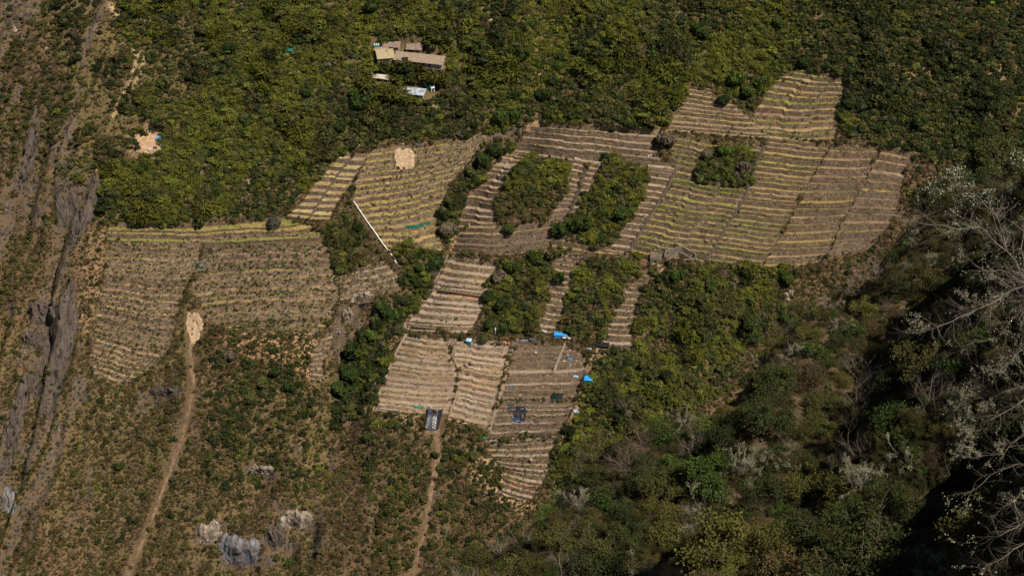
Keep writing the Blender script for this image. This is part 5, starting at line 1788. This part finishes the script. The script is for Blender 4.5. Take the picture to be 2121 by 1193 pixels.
def sheet(name, label, quad, mat, lift=.3, crumple=.3, n=12, cat='tarp', group=None, tarpk=0):
    """a plastic sheet lying over the ground or terraces, corners in the picture clockwise from top left"""
    q = np.array(quad, float); u = np.linspace(0, 1, n)
    a = q[0] * (1 - u[:, None]) + q[1] * u[:, None]; b = q[3] * (1 - u[:, None]) + q[2] * u[:, None]
    P = a[None] * (1 - u[:, None, None]) + b[None] * u[:, None, None]
    k = np.random.RandomState(int(q.sum()) % 99991)
    P[[0, -1]] += k.normal(0, .6, P[[0, -1]].shape); P[:, [0, -1]] += k.normal(0, .6, P[:, [0, -1]].shape)
    W = np.array([[tuple(hit(*p)) for p in row] for row in P])
    W[..., 2] = blur(W[..., 2], 2)
    W[..., 2] += lift + k.uniform(-crumple, crumple, (n, n)) * .7 + .2
    o0 = W[n // 2, n // 2].copy()
    me = mesh_np(name, (W - o0).reshape(-1, 3), grid_faces(n, n), [mat])
    o = obj(name, me, None, o0.tolist())
    return tag(o, label, cat, group)


sheet('plastic_sheet', 'large glossy black plastic sheet on the brown plot', [(1068, 841), (1094, 844), (1086, 875), (1060, 868)], M_BLACK, .35, .35, 14)
sheet('plastic_sheet', 'crumpled blue plastic at the lower edge of the black sheet', [(1062, 866), (1074, 868), (1084, 876), (1063, 873)], plain('blue_plastic_dull', (.03, .09, .22), .3, .4, 2.5, .6), .5, .3, 8)
sheet('plastic_sheet', 'smaller dark grey plastic sheet left of the large black one', [(1053, 840), (1064, 841), (1063, 854), (1052, 852)], plain('dark_grey_plastic', (.045, .04, .05), .4, .4, 2.5, .5), .3, .2, 8)
sheet('plastic_sheet', 'round teal green net lying at the foot of the brown plot', [(995, 902), (1009, 902), (1007, 912), (999, 911)], M_GREENNET, .4, .3, 10)
sheet('plastic_sheet', 'white sheet stretched right of the blue tarp shelter', [(1166, 697), (1184, 701), (1182, 705), (1165, 701)], M_WHITE, .3, .1, 8)
sheet('plastic_sheet', 'long dull white sheet left of the blue tarp shelter', [(1113, 683), (1136, 688), (1136, 692), (1113, 687)], plain('dull_white_sheet', (.5, .47, .43), .7, .2, 2), .3, .1, 8)
for i, (quad, mt, lab) in enumerate([
        ([(1105, 704), (1114, 706), (1115, 709), (1107, 708)], M_BLUE, 'blue sheet near the top of the brown plot'), ([(1073, 707), (1100, 702), (1101, 704), (1074, 710)], plain('faded_blue', (.20, .25, .36), .6, .25, 2), 'long faded blue sheet along the top edge of the brown plot'),
        ([(1176, 742), (1186, 742), (1185, 747), (1177, 746)], M_BLUE, 'blue sheet above the two white sacks'), ([(1187, 778), (1198, 779), (1198, 783), (1188, 782)], M_PALEBLUE, 'long light blue sheet left of the blue topped latrine'),
        ([(1057, 799), (1062, 799), (1062, 804), (1057, 804)], M_BLUE, 'small blue bundle beside the pale stairway'), ([(1102, 802), (1106, 802), (1106, 806), (1102, 806)], plain('navy_plastic', (.03, .05, .16), .5, .2, 2), 'navy bundle on the path across the brown plot'),
        ([(1187, 848), (1200, 850), (1200, 857), (1189, 856)], M_PALEBLUE, 'blue and white sheet at the right edge below the brown plot'), ([(1157, 740), (1163, 740), (1162, 744), (1156, 744)], plain('faded_blue', (.2, .25, .36)), 'faded blue rag left of the blue sheet'),
        ([(1139, 840), (1144, 841), (1143, 844), (1139, 843)], plain('faded_blue', (.2, .25, .36)), 'small faded blue rag right of the black sheet'), ([(998, 700), (1006, 700), (1005, 704), (998, 704)], M_BLUE, 'little blue sheet right of the pale blue topped latrine'),
        ([(1216, 722), (1225, 722), (1225, 727), (1217, 726)], M_PALEBLUE, 'pale turquoise sheet left of the dark open shelter'), ([(1077, 829), (1080, 829), (1080, 832), (1077, 832)], M_PALEBLUE, 'tiny light blue rag above the black sheet'),
        ([(964, 847), (972, 848), (972, 851), (964, 850)], plain('faded_blue', (.2, .25, .36)), 'faded blue rag on the pale plot above the chute'), ([(308, 310), (313, 310), (313, 312), (308, 312)], M_PALEBLUE, 'pale blue rag on the floor of the clearing'),
        ([(318, 306), (325, 306), (325, 310), (318, 310)], plain('black_rag', (.03, .03, .04), .6, .2, 2), 'black bundle at the edge of the clearing'), ([(856, 843), (876, 843), (882, 847), (862, 847)], M_GREENNET, 'green net along the wall left of the black chute'),
        ([(862, 299), (882, 300), (882, 304), (862, 304)], plain('grey_blue_sheet', (.10, .12, .17), .6, .3, 2), 'grey blue sheet right of the pale pit')]):
    sheet('plastic_sheet', lab, quad, mt, .25, .15, 6)
# white sacks, buckets, stones
SACKM = rock_mesh('sack', 77, M_WHITE, 6, 2)
for px_, py_, s_, lab in [(1169, 749, .55, 'white sack right of the faded blue rag'), (1150, 760, .45, 'white sack in the middle of the brown plot'), (1150, 781, .5, 'lower white sack in the middle of the brown plot'), (1110, 731, .7, 'pale lump near the top of the brown plot'),
                          (1077, 820, .5, 'slanting white sack above the black sheet'), (1191, 770, .4, 'white bag beside the light blue sheet'), (1176, 735, .4, 'white bag in the litter above the blue sheet'), (1181, 726, .4, 'white bag under the workers hut path'), (1271, 728, .5, 'white bag right of the dark open shelter'),
                          (1195, 748, .35, 'white bag beside the red scraps'), (1182, 756, .3, 'small white bag below the blue sheet'), (1062, 908, .35, 'white bag at the foot of the brown plot'), (993, 764, .35, 'white stone beside the earth spill'), (1120, 830, .4, 'pale stone left of the black roofed shelter'),
                          (745, 303, .6, 'white bundle at the top of the broad treads'), (752, 305, .45, 'smaller white bundle at the top of the broad treads'), (836, 299, .6, 'pale slab on the edge of the pale pit'), (757, 401, .4, 'white marker on the curved plot'), (1387, 261, .7, 'white box at the left end of the upper plot'),
                          (1075, 293, .55, 'white post at the left end of the bright tread'), (1343, 324, .6, 'left white bag on the bright tread'), (1348, 323, .5, 'right white bag on the bright tread'), (852, 489, .35, 'white rag under the green net'), (972, 466, .6, 'white bag on the left strip')]:
    o = obj('white_sack', SACKM, None, hit(px_, py_) + Vector((0, -.05, s_ * .45)), (.1, .2, px_), (s_ * .9, s_ * .7, s_))
    tag(o, lab, 'sack', 'white sacks and bundles')
for px_, py_, s_, k_, lab in [(912, 739, 1.1, 'p', 'white boulder on the pale plot beside the ravine'), (978, 752, 1.8, 'p', 'large pale boulder on the pale plot'), (964, 759, 1.3, 'd', 'black boulder left of the large pale one'), (970, 776, 1.2, 'd', 'dark boulder below the large pale one'),
                              (981, 734, .9, 'p', 'pale boulder above the large pale one'), (895, 730, .8, 'd', 'dark stone on the pale plot'), (1124, 802, .9, 'p', 'pale boulder on the path across the brown plot'), (1100, 953, 1.6, 'p', 'pale boulder on the lowest terraces'), (1321, 320, 1.0, 'd', 'boulder on the bright tread by the people')]:
    o = obj('boulder', ROCKS[k_][int(px_) % 4], None, hit(px_, py_) + Vector((0, 0, s_ * .3)), (.3, .1, px_), (s_, s_ * .8, s_ * .8))
    tag(o, lab, 'boulder', 'loose boulders on the terraces')

# ------------------------------------------------------------------ chute lined with black plastic
c0 = at(900, 870)
root = empty('tarp_chute', c0, 0, 'black plastic lined chute hanging below the pale plots', 'chute')


def chute_part(nm, quad, mat, raise_l, raise_r, n=9):
    q = np.array(quad, float); u = np.linspace(0, 1, n)
    a = q[0] * (1 - u[:, None]) + q[1] * u[:, None]; b = q[3] * (1 - u[:, None]) + q[2] * u[:, None]
    P = a[None] * (1 - u[:, None, None]) + b[None] * u[:, None, None]
    W = cast(P[..., 0].ravel(), P[..., 1].ravel(), ZO).reshape(n, n, 3)
    k = np.random.RandomState(len(nm) + int(q.sum()))
    W[..., 2] += .25 + (raise_l * (1 - u) + raise_r * u)[None] + k.uniform(-.12, .12, (n, n))
    return obj(nm, mesh_np(nm, (W - np.array(c0)).reshape(-1, 3), grid_faces(n, n), [mat]), root)


M_CHUTE = plain('blue_black_plastic', (.02, .026, .045), .5, .5, 1.4, .4)
chute_part('side_sheet', [(888, 847), (896, 849), (893, 893), (881, 892)], M_CHUTE, 1.8, .1)
chute_part('floor_sheet', [(896, 849), (906, 851), (903, 893), (893, 893)], M_BLACK, .0, .0)
chute_part('side_sheet', [(906, 851), (918, 852), (908, 894), (903, 893)], M_CHUTE, .1, 1.6)
mb = MB()
for (a_, b_) in (((907, 852), (902, 893)), ((888, 849), (918, 853))):
    pa, pb = at(*a_) - c0, at(*b_) - c0
    mb.bar(pa + Vector((0, 0, 1.3)), pb + Vector((0, 0, 1.2)), .13)
for a_ in ((888, 849), (918, 853), (882, 892), (908, 894), (907, 852)):
    pa = at(*a_) - c0
    mb.bar(pa + Vector((0, 0, -.6)), pa + Vector((0, 0, 2.2)), .1)
mb.build('pole', M_POLE, root)
for i in range(7):
    o_ = obj('white_bag', SACKM, root, at(899 + 3 * math.sin(i * 2.1), 876 + i * 2.0) - c0 + Vector((0, 0, .55)), (0, 0, i), .32)
sheet('timber_boards', 'weathered boards lying along the wall left of the chute', [(782, 846), (830, 850), (830, 853), (782, 849)], plain('old_boards', (.30, .25, .19), .9, .3, 2), .4, .05, 7, 'boards')

# ------------------------------------------------------------------ the white pipe
A, B = at(733, 420), at(800, 516)
C2 = at(827, 558)
root = empty('white_pipe', A, 0, 'long straight white pipe running down the slope to the ravine', 'pipe')
nseg = 12
for i in range(nseg):
    p = A.lerp(B, i / nseg) - A; q = A.lerp(B, (i + .97) / nseg) - A
    p.z = bil(ZO, A.x + p.x, A.y + p.y) - A.z + .8; q.z = bil(ZO, A.x + q.x, A.y + q.y) - A.z + .8
    mb = MB(); mb.bar(p, q, .3, .3, 8); mb.build('pipe_length', M_WHITE, root)
for i in range(6):
    p = B.lerp(C2, i / 6) - A; q = B.lerp(C2, (i + .8) / 6) - A
    p.z = bil(ZO, A.x + p.x, A.y + p.y) - A.z + .7; q.z = bil(ZO, A.x + q.x, A.y + q.y) - A.z + .7
    mb = MB(); mb.bar(p, q, .24, .24, 8); mb.build('pipe_length', M_WHITE if i % 2 == 0 else M_BLACK, root)
mb = MB()
for i in range(0, 13, 2):
    p = A.lerp(B, i / 12) - A; z = bil(ZO, A.x + p.x, A.y + p.y) - A.z
    mb.bar((p.x - .4, p.y, z - .8), (p.x - .4, p.y, z + 1.1), .08)
mb.build('support_post', M_POLE, root)

# ------------------------------------------------------------------ net fences
def net_fence(name, label, line, h, mat, step=5.0, cat='fence', sag=.12, tr=True):
    L = sum(math.hypot(b[0] - a[0], b[1] - a[1]) for a, b in zip(line[:-1], line[1:]))
    n = max(4, int(L / 2.2))
    a = along(line, np.linspace(0, 1, n))
    W = np.array([tuple(hit(*p)) for p in a]); W[:, 2] += .1
    o0 = W[0].copy(); W = W - o0
    k = np.random.RandomState(int(line[0][0] * 3 + line[0][1]))
    V = np.concatenate([W + [0, 0, -.1], W + [0, -.05, h * .5] + k.normal(0, .06, W.shape), W + np.stack([np.zeros(n), np.zeros(n), h + k.uniform(-sag, sag, n)], -1)])
    root = empty(name, o0.tolist(), 0, label, cat, None)
    obj('net', mesh_np('net', V, grid_faces(3, n), [mat]), root)
    mb = MB()
    for i in range(0, n, max(1, int(step / 2.2))):
        mb.bar(W[i] + [0, .06, -.6], W[i] + [0, .06, h + .15], .05, .05, 4)
    mb.build('stake', M_POLE, root)
    return root


net_fence('net_fence', 'bright green net fence on the curved plot near the ravine', [(841, 474), (862, 473), (878, 470)], 1.9, M_GREENNET, 6)
net_fence('net_fence', 'short piece of green net half behind bushes by the ravine', [(881, 467), (890, 465)], 1.9, M_GREENNET, 6)
net_fence('net_fence', 'orange net across the row below the upper seed bed', [(927, 610), (955, 613), (1001, 620)], .45, M_ORANGE, 8)
net_fence('net_fence', 'orange net down the left side of the pale stairway', [(1040, 796), (1030, 826), (1021, 843)], .6, M_ORANGE, 7)
net_fence('net_fence', 'short orange net beside the pale stairway near the top', [(1036, 738), (1051, 743)], .9, M_ORANGE, 6)
net_fence('net_fence', 'faded red net strip along the bottom row of the pale plot', [(930, 866), (970, 876), (1010, 887)], .6, M_RUSTNET, 8)
net_fence('net_fence', 'orange net running down the lowest terraces', [(1064, 932), (1062, 955), (1056, 975), (1050, 998)], .55, M_ORANGE, 7)
net_fence('net_fence', 'orange net along a row at the foot of the lowest terraces', [(1052, 1000), (1080, 1008), (1116, 1021)], .5, M_ORANGE, 7)
net_fence('net_fence', 'red orange tape fence along the ravine edge of the pale plot', [(842, 690), (820, 728), (806, 752), (802, 772)], .6, M_RUSTNET, 8)
net_fence('net_fence', 'faded orange net across the brown plot right of the black sheet', [(1104, 862), (1130, 867), (1160, 876)], .45, M_RUSTNET, 8)
net_fence('net_fence', 'small red tape fence at the top corner of the pale plot', [(818, 677), (830, 683), (842, 690)], .6, M_RUSTNET, 6)
for i, (px_, py_) in enumerate([(1001, 872), (1010, 879)]):
    mb = MB(); mb.bar((0, 0, -.3), (0, 0, 2.6), .05); mb.quad((.02, 0, .8), (.5, -.1, .5), (.45, .1, 2.3), (.02, 0, 2.5), mi=1)
    tag(mb.build('green_flag', [M_POLE, M_GREENNET], None, loc=hit(px_, py_)), ['left furled green flag on the bottom row of the pale plot', 'right furled green flag beside the pale stairway foot'][i], 'flag', 'green flags')
mb = MB(); mb.bar((0, 0, -.4), (0, 0, 3.2), .35, .33, 8)
tag(mb.build('white_post', M_WHITE, None, loc=at(1026, 690)), 'thick white upright post left of the lower thicket', 'post')
for i, (px_, py_, lab) in enumerate([(1046, 713, 'left upright orange barrel at the corner of the pale plot'), (1054, 714, 'right upright orange barrel at the corner of the pale plot'), (1056, 776, 'orange barrel beside the pale stairway'), (770, 168, 'blue barrel at the end of the open fronted hut')]):
    mb = MB()
    for z0, z1, r0, r1 in ((0, .1, .5, .52), (.1, .62, .5, .5), (.62, .7, .53, .53), (.7, 1.25, .5, .5), (1.25, 1.32, .53, .5)):
        mb.bar((0, 0, z0), (0, 0, z1), r0, r1, 10)
    tag(mb.build('barrel', M_BLUE if px_ < 800 else M_ORANGE, None, loc=hit(px_, py_)), lab, 'barrel')

# ------------------------------------------------------------------ seed beds
M_CROP = m_leaf('crop_green', .3, (.03, .12, .016), .35, 4)
CROP = mesh_np('crop_row', *clump(801, 160, .16, 5, .35, .8, .6, 1.6, .6, .8), [M_CROP])
M_SOILBED = plain('bed_soil', (.20, .14, .09), .95, .25, 2)
for (a_, b_, n_, lab) in [((909, 599), (1004, 614), 11, 'upper green seed bed across the central plot'), ((856, 675), (940, 684), 10, 'lower green seed bed at the foot of the central plot')]:
    pa = hit(*a_)
    root = empty('seed_bed', pa, 0, lab, 'seed bed')
    mb = MB()
    for i in range(n_):
        q = (i + .5) / n_
        p = hit(a_[0] * (1 - q) + b_[0] * q, a_[1] * (1 - q) + b_[1] * q) - pa
        wd = mpp(pa) * (b_[0] - a_[0]) / n_
        mb.box((p.x, p.y, p.z + .2), (wd * .98, 2.0, .5), Euler((0, 0, -.15)))
        obj('crop_row', CROP, root, p + Vector((0, 0, .4)), (0, 0, 0), (wd * .52, 1.15, .8))
    mb.build('soil', M_SOILBED, root)
for i, (px_, py_) in enumerate([(915, 665), (925, 667), (958, 688), (946, 660)]):
    o = obj('crop_row', CROP, None, hit(px_, py_), (0, 0, i), (1.3, 1.0, .8))
    tag(o, ['short crop patch just above the left end of the lower seed bed', 'second short crop patch above the lower seed bed', 'short crop patch right of the lower seed bed', 'short crop patch furthest right above the lower seed bed'][i], 'crop', 'short crop patches')

# ------------------------------------------------------------------ ruins
M_RUIN = plain('ruin_stone', (.20, .165, .13), .95, .35, 1.3)


def ruin_wall(mb, a, b, h0, h1, th=.5, seed=0):
    a = Vector(a); b = Vector(b); n = 6
    k = np.random.RandomState(seed)
    d = (b - a); ang = math.atan2(d.y, d.x)
    for i in range(n):
        q = (i + .5) / n
        h = h0 * (1 - q) + h1 * q + k.uniform(-.2, .2)
        c_ = a.lerp(b, q)
        mb.box((c_.x, c_.y, c_.z + h / 2 - .6), (d.length / n * .995, th * k.uniform(.94, 1.06), h + 1.2), Euler((0, 0, ang)))


p0 = hit(1357, 545)
root = empty('ruined_stone_house', p0, R(-12), 'small roofless gabled stone house below the green tinted plot', 'house')
for nm, a_, b_, h0, h1 in (('front_wall', (-2.6, 0, 0), (-.8, 0, 0), 2.7, 2.7), ('front_wall', (.5, 0, 0), (2.6, 0, 0), 2.7, 2.7), ('back_wall', (-2.6, 4.2, .4), (2.6, 4.2, .4), 3.4, 3.2), ('side_wall', (-2.6, .3, 0), (-2.6, 3.9, .2), 3.3, 3.6), ('side_wall', (2.6, .3, 0), (2.6, 3.9, .2), 2.6, 3.4)):
    mb = MB(); ruin_wall(mb, a_, b_, h0, h1, .5, int(h0 * 10)); mb.build(nm, M_RUIN, root)
mb = MB(); mb.box((-.15, 0, 2.35), (1.8, .52, .5)); mb.build('lintel', M_RUIN, root)
mb = MB()
for i in range(4):
    mb.box((0, .9 + i * .9, 2.9 + .25 * i), (5.4, .45, .16), Euler((.15, 0, .03 * i)))
mb.build('roof_beam', plain('old_beam', (.22, .18, .14), .9, .3, 2), root)
p0 = hit(1405, 545)
root = empty('ruined_enclosure', p0, 0, 'ruined stone enclosure with low walls right of the small stone house', 'ruin')
for i, (a_, b_) in enumerate([((1378, 522), (1412, 514)), ((1376, 533), (1404, 524)), ((1412, 514), (1440, 528)), ((1404, 524), (1434, 538)), ((1376, 534), (1380, 520)), ((1440, 528), (1442, 540)), ((1398, 508), (1420, 516)), ((1406, 545), (1442, 536)), ((1380, 543), (1404, 526))]):
    mb = MB(); pa, pb = at(*a_) - p0, at(*b_) - p0
    ruin_wall(mb, pa, pb, 1.2, .8, .55, i); mb.build('low_wall', M_RUIN, root)

# ------------------------------------------------------------------ people
def person_mesh(name, shirt, trousers, hair, stride=.18, bend=0.0):
    me = bpy.data.meshes.new(name + '_frame')
    J_ = {'pel': (0, 0, .95), 'wa': (0, -.02, 1.12), 'ch': (0, -.02 - bend, 1.36), 'nk': (0, -.03 - bend, 1.52), 'hd0': (0, -.05 - bend * 1.1, 1.6), 'hd': (0, -.05 - bend * 1.2, 1.70), 'hdt': (0, -.03 - bend * 1.2, 1.77),
          'shl': (.19, -.02 - bend, 1.44), 'ell': (.26, .03 - bend, 1.17), 'wrl': (.25, -.10 - bend, .94), 'hal': (.25, -.13 - bend, .85),
          'shr': (-.19, -.02 - bend, 1.44), 'elr': (-.27, -.0 - bend, 1.17), 'wrr': (-.24, -.14 - bend, .97), 'har': (-.23, -.18 - bend, .89),
          'hil': (.10, 0, .9), 'knl': (.11, -stride * .6, .5), 'anl': (.11, -stride * .7, .09), 'tol': (.12, -stride * .7 - .16, .03),
          'hir': (-.10, 0, .9), 'knr': (-.11, stride * .3, .5), 'anr': (-.11, stride, .1), 'tor': (-.12, stride - .15, .03)}
    rad = {'pel': .145, 'wa': .13, 'ch': .155, 'nk': .06, 'hd0': .075, 'hd': .105, 'hdt': .085, 'sh': .075, 'el': .05, 'wr': .035, 'ha': .04, 'hi': .09, 'kn': .065, 'an': .045, 'to': .04}
    names = list(J_)
    ed = [('pel', 'wa'), ('wa', 'ch'), ('ch', 'nk'), ('nk', 'hd0'), ('hd0', 'hd'), ('hd', 'hdt')]
    for s_ in 'lr':
        ed += [('ch', 'sh' + s_), ('sh' + s_, 'el' + s_), ('el' + s_, 'wr' + s_), ('wr' + s_, 'ha' + s_), ('pel', 'hi' + s_), ('hi' + s_, 'kn' + s_), ('kn' + s_, 'an' + s_), ('an' + s_, 'to' + s_)]
    me.from_pydata([J_[n_] for n_ in names], [(names.index(a), names.index(b)) for a, b in ed], [])
    o = bpy.data.objects.new('tmp', me); COL.objects.link(o)
    md = o.modifiers.new('skin', 'SKIN')
    for i, n_ in enumerate(names):
        r_ = rad.get(n_, rad.get(n_[:2], .05)); me.skin_vertices[0].data[i].radius = (r_, r_ * (.8 if n_ in ('pel', 'wa', 'ch') else 1))
        me.skin_vertices[0].data[i].use_root = (n_ == 'pel')
    sb = o.modifiers.new('sub', 'SUBSURF'); sb.levels = 1; sb.render_levels = 1
    dg = bpy.context.evaluated_depsgraph_get()
    out = bpy.data.meshes.new_from_object(o.evaluated_get(dg)); out.name = name
    bpy.data.objects.remove(o, do_unlink=True)
    out.materials.clear()
    for m in (trousers, shirt, M_SKIN, hair, M_BLACK):
        out.materials.append(m)
    for p in out.polygons:
        c_ = p.center
        p.material_index = 4 if c_.z < .08 else 0 if c_.z < 1.0 and abs(c_.x) < .2 else 2 if c_.z > 1.53 and c_.z < 1.71 and c_.y < -.03 - bend else 3 if c_.z > 1.56 else 2 if c_.z < 1.02 or 1.50 < c_.z else 1
    return out


C_ = lambda n_, c: plain(n_, c, .85, .12, 6)
for i, (px_, py_, sh, tr_, rz_, lab) in enumerate([
        (1257, 310, C_('shirt_navy', (.03, .05, .16)), C_('trousers_dark', (.03, .03, .035)), .6, 'person in navy standing on the bright tread of the wide band'),
        (1264, 311, C_('shirt_white', (.7, .69, .66)), C_('trousers_grey', (.22, .21, .20)), -.4, 'person in a white shirt beside the one in navy'),
        (1193, 818, C_('shirt_white', (.7, .69, .66)), C_('trousers_black', (.02, .02, .025)), .2, 'person in white top and dark trousers at the right end of the brown plot'),
        (1006, 482, C_('shirt_dark', (.035, .04, .07)), C_('trousers_dark', (.03, .03, .035)), 1.0, 'person in dark clothes on the band under the left thicket'),
        (1187, 708, C_('shirt_blue', (.06, .12, .35)), C_('trousers_dark', (.03, .03, .035)), -.8, 'person in a blue shirt at the end of the white sheet'),
        (1117, 1018, C_('shirt_white', (.7, .69, .66)), C_('trousers_black', (.02, .02, .025)), .5, 'person in white at the right end of the lowest terraces'),
        (1188, 704, C_('shirt_pale', (.55, .5, .45)), C_('trousers_dark', (.03, .03, .035)), 1.8, 'person in pale clothes close to the one in blue'),
        (1078, 893, C_('shirt_dark', (.035, .04, .07)), C_('trousers_dark', (.03, .03, .035)), .1, 'person in dark clothes below the black sheet')]):
    me = person_mesh('body', sh, tr_, C_('hair_black', (.012, .01, .009)), .1 + .06 * (i % 3), .02 * (i % 2))
    o = obj('person', me, None, hit(px_, py_) + Vector((0, 0, .0)), (0, 0, rz_ + math.pi * .2), 1.0)
    tag(o, lab, 'person')
